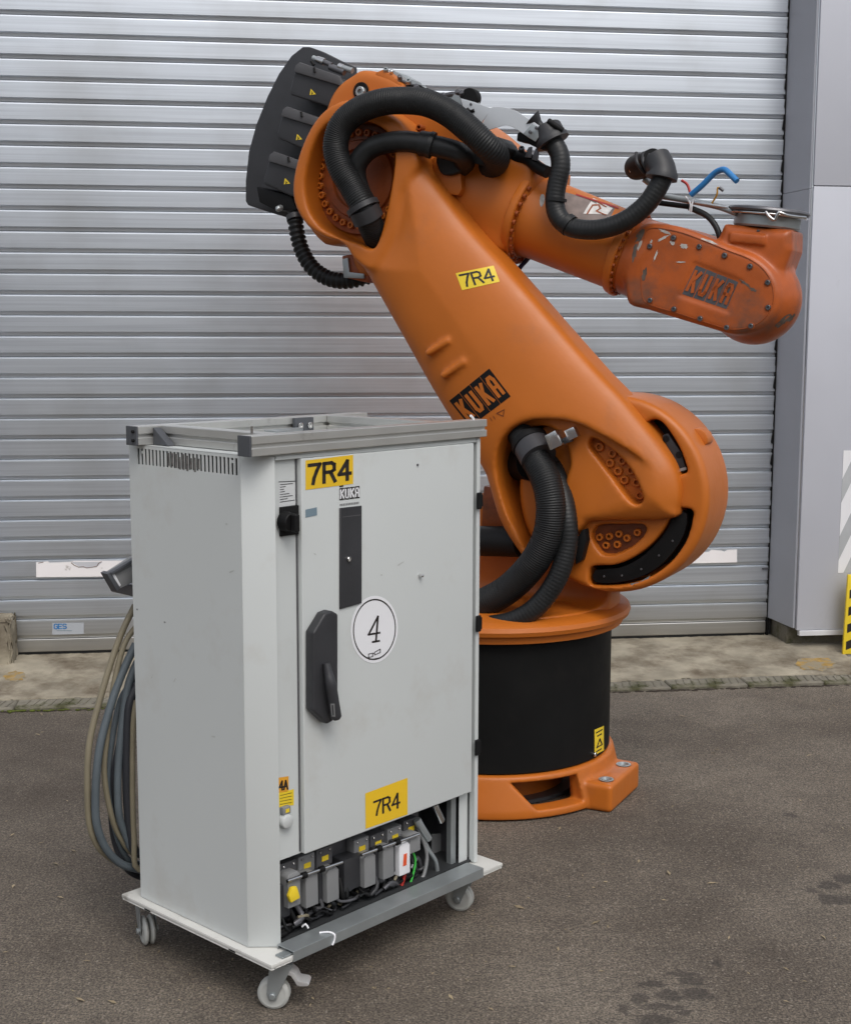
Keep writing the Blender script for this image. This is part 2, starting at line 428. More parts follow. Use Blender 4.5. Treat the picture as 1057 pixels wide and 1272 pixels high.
# ------------------------------------------------------------------ ground materials
def asphalt():
    m = bpy.data.materials.new('asphalt'); m.use_nodes = True; t = m.node_tree; N = t.nodes; L = t.links
    b = N['Principled BSDF']; tc = N.new('ShaderNodeTexCoord')
    def noise(sc, det=6, ro=.6, vec=None):
        n = N.new('ShaderNodeTexNoise'); n.inputs['Scale'].default_value = sc; n.inputs['Detail'].default_value = det
        n.inputs['Roughness'].default_value = ro; L.new(vec or tc.outputs['Object'], n.inputs['Vector']); return n
    def ramp(src, p0, c0, p1, c1):
        r = N.new('ShaderNodeValToRGB'); e = r.color_ramp.elements; e[0].position = p0; e[1].position = p1
        e[0].color = (*c0, 1); e[1].color = (*c1, 1); L.new(src, r.inputs['Fac']); return r.outputs['Color']
    def mix(f, a, c, mode='MIX'):
        x = N.new('ShaderNodeMix'); x.data_type = 'RGBA'; x.blend_type = mode
        if isinstance(f, float): x.inputs[0].default_value = f
        else: L.new(f, x.inputs[0])
        for s, v in ((6, a), (7, c)):
            if isinstance(v, tuple): x.inputs[s].default_value = (*v, 1)
            else: L.new(v, x.inputs[s])
        return x.outputs[2]
    big = noise(.9, 4); mid = noise(9, 8, .7); fine = noise(160, 4, .7)
    c = ramp(big.outputs['Fac'], .38, (.106, .089, .074), .62, (.178, .155, .131))
    c = mix(.40, c, ramp(mid.outputs['Fac'], .35, (.6, .6, .6), .65, (1.3, 1.28, 1.25)), 'MULTIPLY')
    f2 = noise(60, 5, .75); c = mix(.7, c, ramp(f2.outputs['Fac'], .38, (.6, .6, .6), .62, (1.35, 1.33, 1.28)), 'MULTIPLY')
    c = mix(.9, c, ramp(fine.outputs['Fac'], .4, (.38, .38, .38), .62, (1.62, 1.6, 1.55)), 'MULTIPLY')
    vo = N.new('ShaderNodeTexVoronoi'); vo.inputs['Scale'].default_value = 120; L.new(tc.outputs['Object'], vo.inputs['Vector'])
    sep = N.new('ShaderNodeSeparateColor'); L.new(vo.outputs['Color'], sep.inputs[0])
    gt = N.new('ShaderNodeMath'); gt.operation = 'GREATER_THAN'; gt.inputs[1].default_value = .88; L.new(sep.outputs[0], gt.inputs[0])
    lt = N.new('ShaderNodeMath'); lt.operation = 'LESS_THAN'; lt.inputs[1].default_value = .38; L.new(vo.outputs['Distance'], lt.inputs[0])
    mu = N.new('ShaderNodeMath'); mu.operation = 'MULTIPLY'; L.new(gt.outputs[0], mu.inputs[0]); L.new(lt.outputs[0], mu.inputs[1])
    mu2 = N.new('ShaderNodeMath'); mu2.operation = 'MULTIPLY'; mu2.inputs[1].default_value = .5; L.new(mu.outputs[0], mu2.inputs[0])
    c = mix(mu2.outputs[0], c, (.34, .30, .25))
    # dried damp marks with a shape of their own
    dn = noise(22, 6, .7); sb = N.new('ShaderNodeVectorMath'); sb.operation = 'SUBTRACT'; sb.inputs[1].default_value = (.5, .5, .5)
    L.new(dn.outputs['Color'], sb.inputs[0]); sc = N.new('ShaderNodeVectorMath'); sc.operation = 'SCALE'; sc.inputs['Scale'].default_value = .11
    L.new(sb.outputs[0], sc.inputs[0]); ad = N.new('ShaderNodeVectorMath'); L.new(tc.outputs['Object'], ad.inputs[0]); L.new(sc.outputs[0], ad.inputs[1])
    blobs = [(775, 1254, 9, 8), (795, 1240, 12, 7), (812, 1222, 16, 5), (830, 1236, 22, 5), (858, 1218, 16, 5), (866, 1234, 18, 6), (845, 1210, 20, 4),
             (822, 1250, 28, 4), (852, 1256, 12, 3), (812, 1268, 26, 7), (1048, 1093, 13, 6), (1028, 1100, 12, 5), (1030, 1118, 18, 6), (1010, 1106, 8, 4), (1052, 1118, 14, 5),
             (889, 1196, 10, 3), (982, 1012, 7, 3)]
    acc = None
    for (u, v, ru, rv) in blobs:
        p = on_z(u, v, 0); q = on_z(u + ru, v, 0); w = on_z(u, v - rv, 0)
        s1 = N.new('ShaderNodeVectorMath'); s1.operation = 'SUBTRACT'; s1.inputs[1].default_value = p; L.new(ad.outputs[0], s1.inputs[0])
        s2 = N.new('ShaderNodeVectorMath'); s2.operation = 'MULTIPLY'; s2.inputs[1].default_value = (1 / (q - p).length, 1 / (w - p).length, 0)
        L.new(s1.outputs[0], s2.inputs[0]); s3 = N.new('ShaderNodeVectorMath'); s3.operation = 'LENGTH'; L.new(s2.outputs[0], s3.inputs[0])
        mr = N.new('ShaderNodeMapRange'); mr.inputs[1].default_value = 1.15; mr.inputs[2].default_value = .75; L.new(s3.outputs['Value'], mr.inputs[0])
        if acc is None: acc = mr.outputs[0]
        else:
            mxm = N.new('ShaderNodeMath'); mxm.operation = 'MAXIMUM'; L.new(acc, mxm.inputs[0]); L.new(mr.outputs[0], mxm.inputs[1]); acc = mxm.outputs[0]
    mm = N.new('ShaderNodeMath'); mm.operation = 'MULTIPLY'; mm.inputs[1].default_value = .62; L.new(acc, mm.inputs[0])
    c = mix(mm.outputs[0], c, (.035, .031, .029))
    pd = on_z(20, 950, 0); s1 = N.new('ShaderNodeVectorMath'); s1.operation = 'SUBTRACT'; s1.inputs[1].default_value = pd  # wide soft patch, darker and browner around the left back
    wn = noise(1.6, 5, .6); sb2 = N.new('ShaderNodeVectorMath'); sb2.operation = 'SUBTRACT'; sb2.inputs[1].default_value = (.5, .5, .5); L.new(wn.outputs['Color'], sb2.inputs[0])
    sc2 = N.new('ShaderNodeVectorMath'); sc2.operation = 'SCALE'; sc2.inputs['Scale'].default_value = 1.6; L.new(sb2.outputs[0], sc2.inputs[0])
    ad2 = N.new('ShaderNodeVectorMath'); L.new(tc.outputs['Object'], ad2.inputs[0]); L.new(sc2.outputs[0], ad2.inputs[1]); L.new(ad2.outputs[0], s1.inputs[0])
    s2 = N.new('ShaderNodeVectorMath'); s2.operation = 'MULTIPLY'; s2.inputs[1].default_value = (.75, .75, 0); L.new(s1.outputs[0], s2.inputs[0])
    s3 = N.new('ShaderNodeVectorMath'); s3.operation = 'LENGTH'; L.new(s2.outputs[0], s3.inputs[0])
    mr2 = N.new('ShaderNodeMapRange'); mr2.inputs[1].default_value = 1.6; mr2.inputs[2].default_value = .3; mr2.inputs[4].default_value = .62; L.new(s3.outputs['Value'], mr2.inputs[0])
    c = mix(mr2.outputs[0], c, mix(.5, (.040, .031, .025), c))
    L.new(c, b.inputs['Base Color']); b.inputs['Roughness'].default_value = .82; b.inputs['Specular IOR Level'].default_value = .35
    ba = N.new('ShaderNodeMath'); L.new(fine.outputs['Fac'], ba.inputs[0]); L.new(mid.outputs['Fac'], ba.inputs[1])
    bp = N.new('ShaderNodeBump'); bp.inputs['Strength'].default_value = .55; bp.inputs['Distance'].default_value = .006
    L.new(ba.outputs[0], bp.inputs['Height']); L.new(bp.outputs[0], b.inputs['Normal'])
    return m
def shutter_mat():
    m = bpy.data.materials.new('shutter_metal'); m.use_nodes = True; t = m.node_tree; N = t.nodes; L = t.links
    b = N['Principled BSDF']; tc = N.new('ShaderNodeTexCoord'); g = N.new('ShaderNodeNewGeometry')
    mp = N.new('ShaderNodeMapping'); mp.inputs['Scale'].default_value = (.7, 3, 60); L.new(g.outputs['Position'], mp.inputs[0])
    n = N.new('ShaderNodeTexNoise'); n.inputs['Scale'].default_value = 1.6; n.inputs['Detail'].default_value = 5; L.new(mp.outputs[0], n.inputs['Vector'])
    r = N.new('ShaderNodeValToRGB'); e = r.color_ramp.elements; e[0].position = .28; e[1].position = .62
    e[0].color = (.56, .60, .65, 1); e[1].color = (.68, .725, .78, 1); L.new(n.outputs['Fac'], r.inputs['Fac'])
    n2 = N.new('ShaderNodeTexNoise'); n2.inputs['Scale'].default_value = 2.2; n2.inputs['Detail'].default_value = 8; L.new(g.outputs['Position'], n2.inputs['Vector'])
    r2 = N.new('ShaderNodeMapRange'); r2.inputs[1].default_value = .5; r2.inputs[2].default_value = .85; r2.inputs[4].default_value = .5; L.new(n2.outputs['Fac'], r2.inputs[0])
    mx = N.new('ShaderNodeMix'); mx.data_type = 'RGBA'; L.new(r2.outputs[0], mx.inputs[0]); L.new(r.outputs[0], mx.inputs[6]); mx.inputs[7].default_value = (.36, .36, .35, 1)
    # earth splashed on the foot of the door
    sx = N.new('ShaderNodeSeparateXYZ'); L.new(g.outputs['Position'], sx.inputs[0])
    md = N.new('ShaderNodeMapRange'); md.inputs[1].default_value = .30; md.inputs[2].default_value = .06; md.inputs[4].default_value = .75; L.new(sx.outputs['Z'], md.inputs[0])
    mx2 = N.new('ShaderNodeMix'); mx2.data_type = 'RGBA'; L.new(md.outputs[0], mx2.inputs[0]); L.new(mx.outputs[2], mx2.inputs[6]); mx2.inputs[7].default_value = (.36, .33, .27, 1)
    L.new(mx2.outputs[2], b.inputs['Base Color'])
    b.inputs['Metallic'].default_value = .8; b.inputs['Roughness'].default_value = .36
    bp = N.new('ShaderNodeBump'); bp.inputs['Strength'].default_value = .06; bp.inputs['Distance'].default_value = .004
    mp2 = N.new('ShaderNodeMapping'); mp2.inputs['Scale'].default_value = (1.0, 3, 9); L.new(g.outputs['Position'], mp2.inputs[0])
    n5 = N.new('ShaderNodeTexNoise'); n5.inputs['Scale'].default_value = 1.5; n5.inputs['Detail'].default_value = 3; L.new(mp2.outputs[0], n5.inputs['Vector'])
    L.new(n5.outputs['Fac'], bp.inputs['Height']); L.new(bp.outputs[0], b.inputs['Normal'])
    return m
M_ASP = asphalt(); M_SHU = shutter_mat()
M_CON = mat('weathered_concrete', (.30, .27, .21), .9, var=.28, scale=7, bump=.7, bscale=50, dirt=(.13, .105, .075), dscale=4, dth=(.44, .64), spec=.2)
M_GUT = mat('gutter_stone', (.20, .185, .15), .9, var=.25, scale=14, bump=.6, bscale=70, dirt=(.07, .07, .035), dscale=7, dth=(.5, .65), spec=.2)
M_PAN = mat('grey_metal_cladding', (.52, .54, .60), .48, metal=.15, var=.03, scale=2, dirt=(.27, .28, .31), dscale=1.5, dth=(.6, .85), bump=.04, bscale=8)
M_PAN_SH = mat('shaded_grey_cladding', (.42, .44, .49), .5, metal=.15, var=.05, scale=2, bump=.04, bscale=8)  # darker copy of the cladding, the side's shade put into its colour
M_TRIM = mat('white_trim', (.62, .63, .66), .45)
M_PATCH = mat('white_paint_patch', (.88, .86, .87), .6, var=.04, dirt=(.45, .42, .40), dscale=16, dth=(.62, .7))
M_OCH = mat('ochre_paint_stain', (.33, .215, .07), .9, var=.3, scale=25, spec=.2, bump=.6, bscale=60, dirt=(.26, .225, .16), dscale=16, dth=(.42, .55))
M_MOSS = mat('moss', (.09, .11, .025), .95, var=.4, scale=40, spec=.1)
M_LEAF = mat('dry_leaf', (.30, .24, .15), .8, var=.5, scale=3)
M_SOIL = mat('soil', (.05, .042, .035), .95, var=.3, scale=20, spec=.1)

# ------------------------------------------------------------------ ground
me = bpy.data.meshes.new('asphalt_ground')
me.from_pydata([(-60, -60, 0), (60, -60, 0), (60, 60, 0), (-60, 60, 0)], [], [(0, 1, 2, 3)])
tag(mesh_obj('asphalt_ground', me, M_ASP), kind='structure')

XR = 1.750 / math.cos(SHA)            # right end of the shutter, local
XR = SHU.ry(952, 789, 0).x; XL = SHU.ry(-6, 745, 0).x
PITCH_S, Z_BOT = 0.0962, 0.06
# concrete apron in front of the door: a sheet with a broken front edge
def apron():
    nx, ny = 320, 44; xs = np.linspace(-3.4, 3.6, nx); V = []; Fc = []
    en = np.interp(xs, np.linspace(-3.4, 3.6, 160), rng.normal(0, .006, 160))
    for i, x in enumerate(xs):
        e = -.665 + en[i]
        rows = [(e, -.02), (e - .001, .018 + en[i] * .5)] + [(e + (.3 - e) * (j / (ny - 3)) ** 1.3, 0) for j in range(1, ny - 1)]
        for j, (y, z) in enumerate(rows):
            if j > 1:
                k = min(1, (y - e) / .5); z = .022 + .038 * k + rng.normal(0, .0009) + .003 * math.sin(x * 5 + y * 9) * (k < 1)
            V.append((x, y, z))
    n = len(rows)
    for i in range(nx - 1):
        for j in range(n - 1):
            a = i * n + j; Fc.append((a, a + n, a + n + 1, a + 1))
    o = pyd('concrete_apron', V, Fc, M_CON, None, True); o.matrix_world = SHU.M; return tag(o, kind='structure')
APR = apron()
# gutter stones along the apron's foot
gm = None
for i in range(19):
    if gm is None:
        bm = bmesh.new(); add_box(bm, 0, .357, -.062, .062, -.02, .016, bevel=.006)
        for k in range(9):
            x = .03 + k * .036
            add_prism(bm, [(x, -.045), (x + .010, -.045), (x + .028, .045), (x + .018, .045)], .0155, .0195, 'z', .001, 1)
        g0 = from_bm('gutter_stone', bm, M_GUT); gm = g0.data; o = g0
    else:
        o = bpy.data.objects.new('gutter_stone', gm); S.collection.objects.link(o)
    o.parent = APR; o.location = (-3.3 + i * .36, -.735 + rng.normal(0, .003), rng.normal(0, .002)); o.rotation_euler = (rng.normal(0, .01), 0, rng.normal(0, .004))
# soil and moss in the joint
def strip(name, x0, x1, y, w, z, m_, n, r):
    bm = bmesh.new()
    for i in range(n):
        x = random.uniform(x0, x1); s = random.uniform(.3, 1) * r
        M_ = Matrix.Translation((x, y + random.gauss(0, w), z)) @ Matrix.Diagonal((s * random.uniform(1, 3), s, s * .5, 1))
        bmesh.ops.create_icosphere(bm, subdivisions=1, radius=1, matrix=M_)
    o = from_bm(name, bm, m_, None, True, 80); o.matrix_world = SHU.M; return tag(o, kind='stuff')
strip('joint_soil', -3.2, 3.4, -.803, .006, .0, M_SOIL, 700, .012)
strip('moss', -2.6, -1.0, -.806, .008, .004, M_MOSS, 130, .009)
strip('loose_grit', -3.2, 3.4, -.67, .02, .016, M_GUT, 500, .006)
# ochre paint stains on the concrete
def stain(cu, cv, ru, rv, seed):
    r_ = np.random.default_rng(seed); V = []; n = 26
    for i in range(n):
        a = 2 * math.pi * i / n; k = r_.uniform(.75, 1.1); p = SHU.rz(cu + ru * k * math.cos(a), cv + rv * k * math.sin(a), .06); V.append(p)
    bm = bmesh.new(); P = [(p.x, p.y) for p in V]; ax = []
    bz = BVHTree.FromPolygons([v.co.copy() for v in APR.data.vertices], [tuple(p.vertices) for p in APR.data.polygons])
    c = np.mean(P, axis=0); ring = []
    cen = None
    for rr in (0, .33, .66, 1):
        row = []
        for p in P:
            q = c + (np.array(p) - c) * rr; h = bz.ray_cast(Vector((q[0], q[1], 1)), Vector((0, 0, -1)))[0]
            row.append(bm.verts.new((q[0], q[1], (h.z if h else .05) + .002)))
        ring.append(row)
    for a, b_ in zip(ring[:-1], ring[1:]):
        for i in range(n): bm.faces.new((a[i], a[(i + 1) % n], b_[(i + 1) % n], b_[i]))
    bmesh.ops.remove_doubles(bm, verts=bm.verts, dist=1e-5)
    o = from_bm('paint_stain', bm, M_OCH, APR)
stain(18, 836, 14, 5, 1); stain(1012, 818, 26, 7, 2)

# ------------------------------------------------------------------ yard building opposite (seen only mirrored in the shutter)
OPP = tag(empty('yard_building', WORLD), 'long dark grey industrial building across the yard, behind the camera', 'building')
M_OPP = mat('dark_brown_cladding', (.10, .095, .09), .8, var=.15, scale=.5)
box('wall', (-40, 40, -32, -24, 0, 8.2), M_OPP, OPP, 0)
box('roof', (-40.4, 40.4, -32.4, -23.6, 8.203, 8.6), M_DST, OPP, .02)
for k in range(13):
    box('window', (-37 + k * 5.9, -34 + k * 5.9, -23.997, -23.95, 2.2, 4.6), M_DST, OPP, 0)
for k in range(5):
    box('door', (-33.4 + k * 14.75, -31.9 + k * 14.75, -23.996, -23.94, .02, 2.1), M_DST, OPP, 0)
# ------------------------------------------------------------------ roller shutter
ROOT_SH = tag(empty('roller_shutter', SHU), 'grey metal roller shutter door with horizontal slats behind the orange robot', 'roller shutter')
def slat_mesh():
    pr = [(0, .0005), (-.0045, .002), (-.0050, .005), (-.0070, .0165), (-.0162, .0185), (-.0172, .0198), (-.0172, .0225), (-.0170, .055), (-.0166, .0865), (-.0160, .0915), (-.004, .0953), (0, .0957)]
    xs = [XL, XL + .001] + list(np.linspace(XL + .1, XR - .1, 30)) + [XR - .012]
    V = [(x, y, z) for x in xs for y, z in pr]; n = len(pr); Fc = []
    for i in range(len(xs) - 1):
        for j in range(n - 1):
            a = i * n + j; Fc.append((a, a + n, a + n + 1, a + 1))
    b = (len(xs) - 1) * n; Fc.append(tuple(range(b, b + n)))
    me = bpy.data.meshes.new('slat'); me.from_pydata(V, [], Fc)
    bm = bmesh.new(); bm.from_mesh(me); bmesh.ops.recalc_face_normals(bm, faces=bm.faces)
    f = max(bm.faces, key=lambda f: f.calc_area())
    if f.normal.y > 0: bmesh.ops.reverse_faces(bm, faces=bm.faces)
    bm.to_mesh(me); bm.free()
    me.polygons.foreach_set('use_smooth', [True] * len(me.polygons)); me.set_sharp_from_angle(angle=math.radians(5))
    me.materials.append(M_SHU); return me
SM = slat_mesh(); SLATS = []
for i in range(36):
    z = Z_BOT + .075 + i * PITCH_S
    me = SM
    if i % 3 == 1:                    # a few dented slats
        me = SM.copy()
        for v in me.vertices:
            if v.co.z > .001 and v.co.z < .094:
                v.co.y += .0007 * math.sin(v.co.x * 2.3 + i * 1.7)
    o = bpy.data.objects.new('slat', me); S.collection.objects.link(o); o.parent = ROOT_SH
    o.location = (0, rng.normal(0, .0008), z); SLATS.append(o)
box('backing', (XL - .05, XR + .02, .004, .03, Z_BOT, 3.8), M_DST, ROOT_SH, 0)
bm = bmesh.new(); add_box(bm, XL, XR - .014, -.016, 0, Z_BOT + .012, Z_BOT + .074, bevel=.003)
from_bm('bottom_rail', bm, M_SHU, ROOT_SH)
box('rubber_seal', (XL, XR - .02, -.012, -.001, Z_BOT - .004, Z_BOT + .0115), M_RUB, ROOT_SH, 0)
box('edge_gap', (XR - .011, XR - .001, -.02, .003, Z_BOT, 3.8), M_BLK, ROOT_SH, 0)
# crushed brush seal at the right edge
for k in range(36):
    bm = bmesh.new(); zz = Z_BOT + .2 + k * PITCH_S + random.uniform(-.01, .02); w = random.choice([.002, .003, .004, .007, .011]) if 5 < k < 28 else .003
    add_prism(bm, [(XR - .012, zz), (XR - .012 - w, zz + .012), (XR - .012 - w * .6, zz + .05), (XR - .012, zz + .075)], -.024, -.019, 'y', .001, 1)
    from_bm('edge_seal', bm, M_BLK, ROOT_SH)
box('end_stop', (XR - .045, XR - .013, -.026, -.0185, .402, .412), M_DST, ROOT_SH, .001)

def flat_on(root, frame, name, pts_px, y, th, m_, bevel=0):
    P = [frame.ry(u, v, y) for u, v in pts_px]; return prism(name, [(p.x, p.z) for p in P], y, y + th, m_, root, 'y', bevel, 1, False)
def ragged(u0, u1, v0, v1, ov0, ov1, seed, amp=3.5):
    r_ = np.random.default_rng(seed); n = 26; top = [(u0 + (u1 - u0) * i / n, v0 + (ov0 - v0) * i / n + (abs(r_.normal(0, amp)) if 2 < i < n - 1 and (i // 4) % 2 else 0)) for i in range(n + 1)]
    return top + [(u1, ov1), (u0, v1)]
lp_ = flat_on(ROOT_SH, SHU, 'white_paint_patch', [(45.5, 698.5), (60, 697.2), (62, 699), (88, 698), (91, 696.5), (158, 696.5), (158, 716), (45.5, 717)], -.0192, .0012, M_PATCH)
flat_on(ROOT_SH, SHU, 'white_paint_patch', [(852, 684.5), (869, 684), (871, 686), (880, 685.5), (883, 683), (896, 684), (899, 685.5), (903, 683), (915, 682.5), (915, 698.5), (852, 700)], -.0192, .0012, M_PATCH)
sl_ = Surf(lp_, SHU)
decal('peeled_area', sl_, [(89, 698), (128, 698), (128, 707), (89, 707)], mat('pale_grey_undercoat', (.58, .59, .63), .6), ROOT_SH, .0005, [[(0, 0), (1, 0), (.8, .75), (.3, .8)]])
decal('peel_line', sl_, [(45, 696), (158, 695), (158, 715), (45, 716)], mat('brown_peel_edge', (.22, .16, .13), .7, var=.4, scale=120), ROOT_SH, .0009,
      quads([[(.03, .17), (.08, .12), (.16, .15), (.25, .12), (.36, .12)], [(.39, .18), (.42, .32), (.47, .45), (.52, .42), (.56, .5), (.62, .46), (.67, .4), (.69, .22), (.72, .12)], [(.76, .10), (.9, .09)]], .045, 5.6))
st = flat_on(ROOT_SH, SHU, 'maker_sticker', [(65.5, 774), (104.5, 773.5), (104.5, 787.5), (65.5, 788.5)], -.0192, .0008, mat('silver_sticker', (.42, .45, .49), .4, var=.03))
sf = Surf(st, SHU)
decal('sticker_lettering', sf, [(67, 775), (84, 775), (84, 781), (67, 781.5)], M_BLU, ROOT_SH, .0006, quads(word('GES', .05, .95, .05, .95), .2, 2.6))
decal('sticker_small_print', sf, [(71, 783), (90, 783), (90, 784), (71, 784)], M_LBL, ROOT_SH, .0006, [[(0, 0), (1, 0), (1, .7), (0, .7)]])

# ------------------------------------------------------------------ right hand pillar, left hand pillar, lintel
PF = -.30
PIL = tag(empty('clad_pillar', SHU), 'grey metal clad pillar beside the shutter with striped sticker near its foot', 'pillar')
pj = SHU.ry(1030, 231, PF).z; pb = SHU.ry(989, 783, PF).z; px0 = SHU.ry(989, 783, PF).x
XF = max(XR + .002, px0)
prism('front_panel', [(XF, pb), (3.4, pb), (3.4, pj - .002), (XF, pj - .002)], PF, PF + .02, M_PAN, PIL, bevel=.003)
prism('front_panel', [(XF, pj + .002), (3.4, pj + .002), (3.4, 3.8), (XF, 3.8)], PF, PF + .02, M_PAN, PIL, bevel=.003)
box('joint_backing', (XF + .01, 3.39, PF + .021, PF + .03, pb + .01, 3.79), M_DRK, PIL, 0)
def quad_solid(name, x0, x1, y0, y1, z0, z1, m_, root, th=.01):
    """upright panel running from (x0,y0) to (x1,y1)"""
    bm = bmesh.new(); d = Vector((x1 - x0, y1 - y0)).normalized(); n = Vector((d.y, -d.x)) * th
    add_prism(bm, [(x0, y0), (x1, y1), (x1 + n.x, y1 + n.y), (x0 + n.x, y0 + n.y)], z0, z1, 'z', .002, 1)
    return from_bm(name, bm, m_, root)
quad_solid('side_panel', XF + .0, XR + .003, PF + .021, .0, pb + .006, pj - .0128, M_PAN_SH, PIL, -.012)
quad_solid('side_panel', XF + .0, XR + .003, PF + .021, .0, pj - .0116, 3.8, M_PAN_SH, PIL, -.012)
box('base_trim', (XF + .012, 3.4, PF - .006, PF + .02, pb - .028, pb - .002), M_TRIM, PIL, .002)
prism('plinth', [(XR + .02, .03), (3.3, .03), (3.3, pb - .001), (XR + .02, pb - .001)], PF + .09, .02, M_GUT, PIL, bevel=.004)
p = SHU.ry(966, 742, -.1)
for (u, v) in ((963, 741), (977, 746)):
    q = SHU.rx(u, v, XF - .0); bolt(PIL, (XF - .001 + (q.y - PF) / (0 - PF) * (XR - XF), min(-.02, max(-.28, q.y)), q.z), (-1, 0, 0), .005, .004, M_STL, 'rivet', False)
# striped sticker: light bars on the cladding
def L2(u, v): q = SHU.ry(u, v, PF); return (q.x, q.z)
stc = []
TL, BL = (1047, 559.5), (1040, 711.5); W_ = 44
def sp_(s, t): return (TL[0] + (BL[0] - TL[0]) * t + W_ * s, TL[1] + (BL[1] - TL[1]) * t)
prism('striped_sticker', [L2(*sp_(0, 0)), L2(*sp_(0, 1)), L2(*sp_(1, 1)), L2(*sp_(1, 0))], PF - .001, PF - .0001, mat('grey_reflective_stripe', (.43, .45, .47), .5), PIL, bevel=0)
for (a, b_) in ((0, .235), (.43, .70), (.90, 1.1)):
    poly = [(0, a), (1, a - .66), (1, b_ - .66), (0, b_)]
    # clip to the sticker
    def clip(P, f):
        o_ = []
        for i in range(len(P)):
            A, B = P[i - 1], P[i]; fa, fb = f(A), f(B)
            if (fa >= 0) != (fb >= 0): k = fa / (fa - fb); o_.append((A[0] + (B[0] - A[0]) * k, A[1] + (B[1] - A[1]) * k))
            if fb >= 0: o_.append(B)
        return o_
    poly = clip(clip(poly, lambda q: q[1]), lambda q: 1 - q[1])
    if len(poly) > 2:
        prism('white_bar', [L2(*sp_(s, t)) for s, t in poly], PF - .0022, PF - .0012, M_WHT, PIL, bevel=0)
for (a, b_) in ((.66, 1.3),):
    poly = [(0.0, a + .0), (1, a - .66), (1, a - .66), (0, a)]
LP = tag(empty('shutter_side_pillar', SHU), 'grey clad pillar at the shutter\'s left end, just at the photo edge', 'pillar')
box('front_panel', (XL - 1.2, XL - .01, PF, .02, pb, 3.8), M_PAN, LP, .003)
LT = tag(empty('lintel', SHU), 'grey metal lintel above the roller shutter', 'lintel')
box('lintel_panel', (XL - 1.2, 3.4, PF - .02, .05, 3.805, 5.2), M_PAN, LT, .003)
# hazard board leaning at the pillar's foot
hb = [SHU.ry(u, v, PF - .10) for u, v in ((1053, 714), (1046, 815))]
HB = tag(empty('hazard_board', SHU), 'yellow board with black diagonal stripes leaning against the pillar at the right edge', 'warning board')
x0, z1_, z0_ = hb[1].x, hb[0].z, hb[1].z; dxs = hb[0].x - hb[1].x
prism('board', [(x0, z0_), (x0 + .16, z0_), (x0 + .16 + dxs, z1_), (x0 + dxs, z1_)], PF - .10, PF - .085, M_YEL2, HB, bevel=.003)
for k in range(5):
    zz = z0_ + .03 + k * .085
    if zz + .1 < z1_:
        xo = dxs * (zz - z0_) / (z1_ - z0_)
        prism('black_stripe', [(x0 + .014 + xo, zz), (x0 + .146 + xo, zz + .05), (x0 + .146 + xo, zz + .092), (x0 + .014 + xo, zz + .042)], PF - .1012, PF - .1002, M_INK, HB, bevel=0)
box('foot', (x0 + .01, x0 + .15, PF - .13, PF - .06, .045, z0_ - .001), M_DST, HB, .004)
# rough concrete block at the left edge
def rough_block(name, frame, b, m_, seed, amp=.012):
    bm = bmesh.new(); add_box(bm, *b, bevel=.02, seg=2)
    bmesh.ops.subdivide_edges(bm, edges=bm.edges, cuts=4, use_grid_fill=True)
    r_ = np.random.default_rng(seed)
    for v in bm.verts: v.co += Vector(r_.normal(0, amp * .35, 3))
    o = from_bm(name, bm, m_, None, True, 60); o.matrix_world = frame.M; return o
q0 = SHU.ry(17, 830, -.16)
tag(rough_block('concrete_block', SHU, (q0.x - .35, q0.x, -.2, -.03, .03, .27), M_CON, 4), 'rough weathered concrete block at the left foot of the shutter', 'concrete block')
# litter on the asphalt
def litter():
    bm = bmesh.new()
    spots = [(52, 783 + 105), (47, 913), (52, 1048), (92, 1058), (17, 1102), (108, 1195), (100, 1243), (140, 1246), (76, 1116), (793, 1071), (740, 1147), (884, 1098), (636, 1202), (755, 1152), (905, 1166),
             (976, 1205), (693, 1180), (1046, 1030), (846, 890), (1005, 939), (885, 936), (890, 932), (1022, 1165), (993, 995), (1035, 877), (1030, 882), (16, 1038), (70, 1074), (645, 1128), (830, 1085), (695, 1030), (560, 1240), (610, 1255)]
    for _ in range(170): spots.append((random.uniform(-20, 1080), random.uniform(880, 1300)))
    for i, (u, v) in enumerate(spots):
        p = on_z(u, v, 0); s = (random.uniform(.010, .020) if i < 33 else random.uniform(.003, .009)); a = random.uniform(0, 6.3)
        M_ = Matrix.Translation((p.x, p.y, .003)) @ Matrix.Rotation(a, 4, 'Z') @ Matrix.Rotation(random.uniform(-.3, .3), 4, 'X')
        vs = [bm.verts.new(M_ @ Vector(q)) for q in ((-s, 0, 0), (-s * .2, s * .28, .002), (s, 0, .001), (-s * .1, -s * .3, .001))]
        bm.faces.new(vs)
    return tag(from_bm('leaf_litter', bm, M_LEAF), kind='stuff')
litter()

# ------------------------------------------------------------------ control cabinet
CABR = tag(empty('control_cabinet', CAB), 'tall light grey robot control cabinet with yellow 7R4 stickers on its door', 'control cabinet')
TH = .003
def Cf(u, v, y=0): p = CAB.ry(u, v, y); return (p.x, p.z)
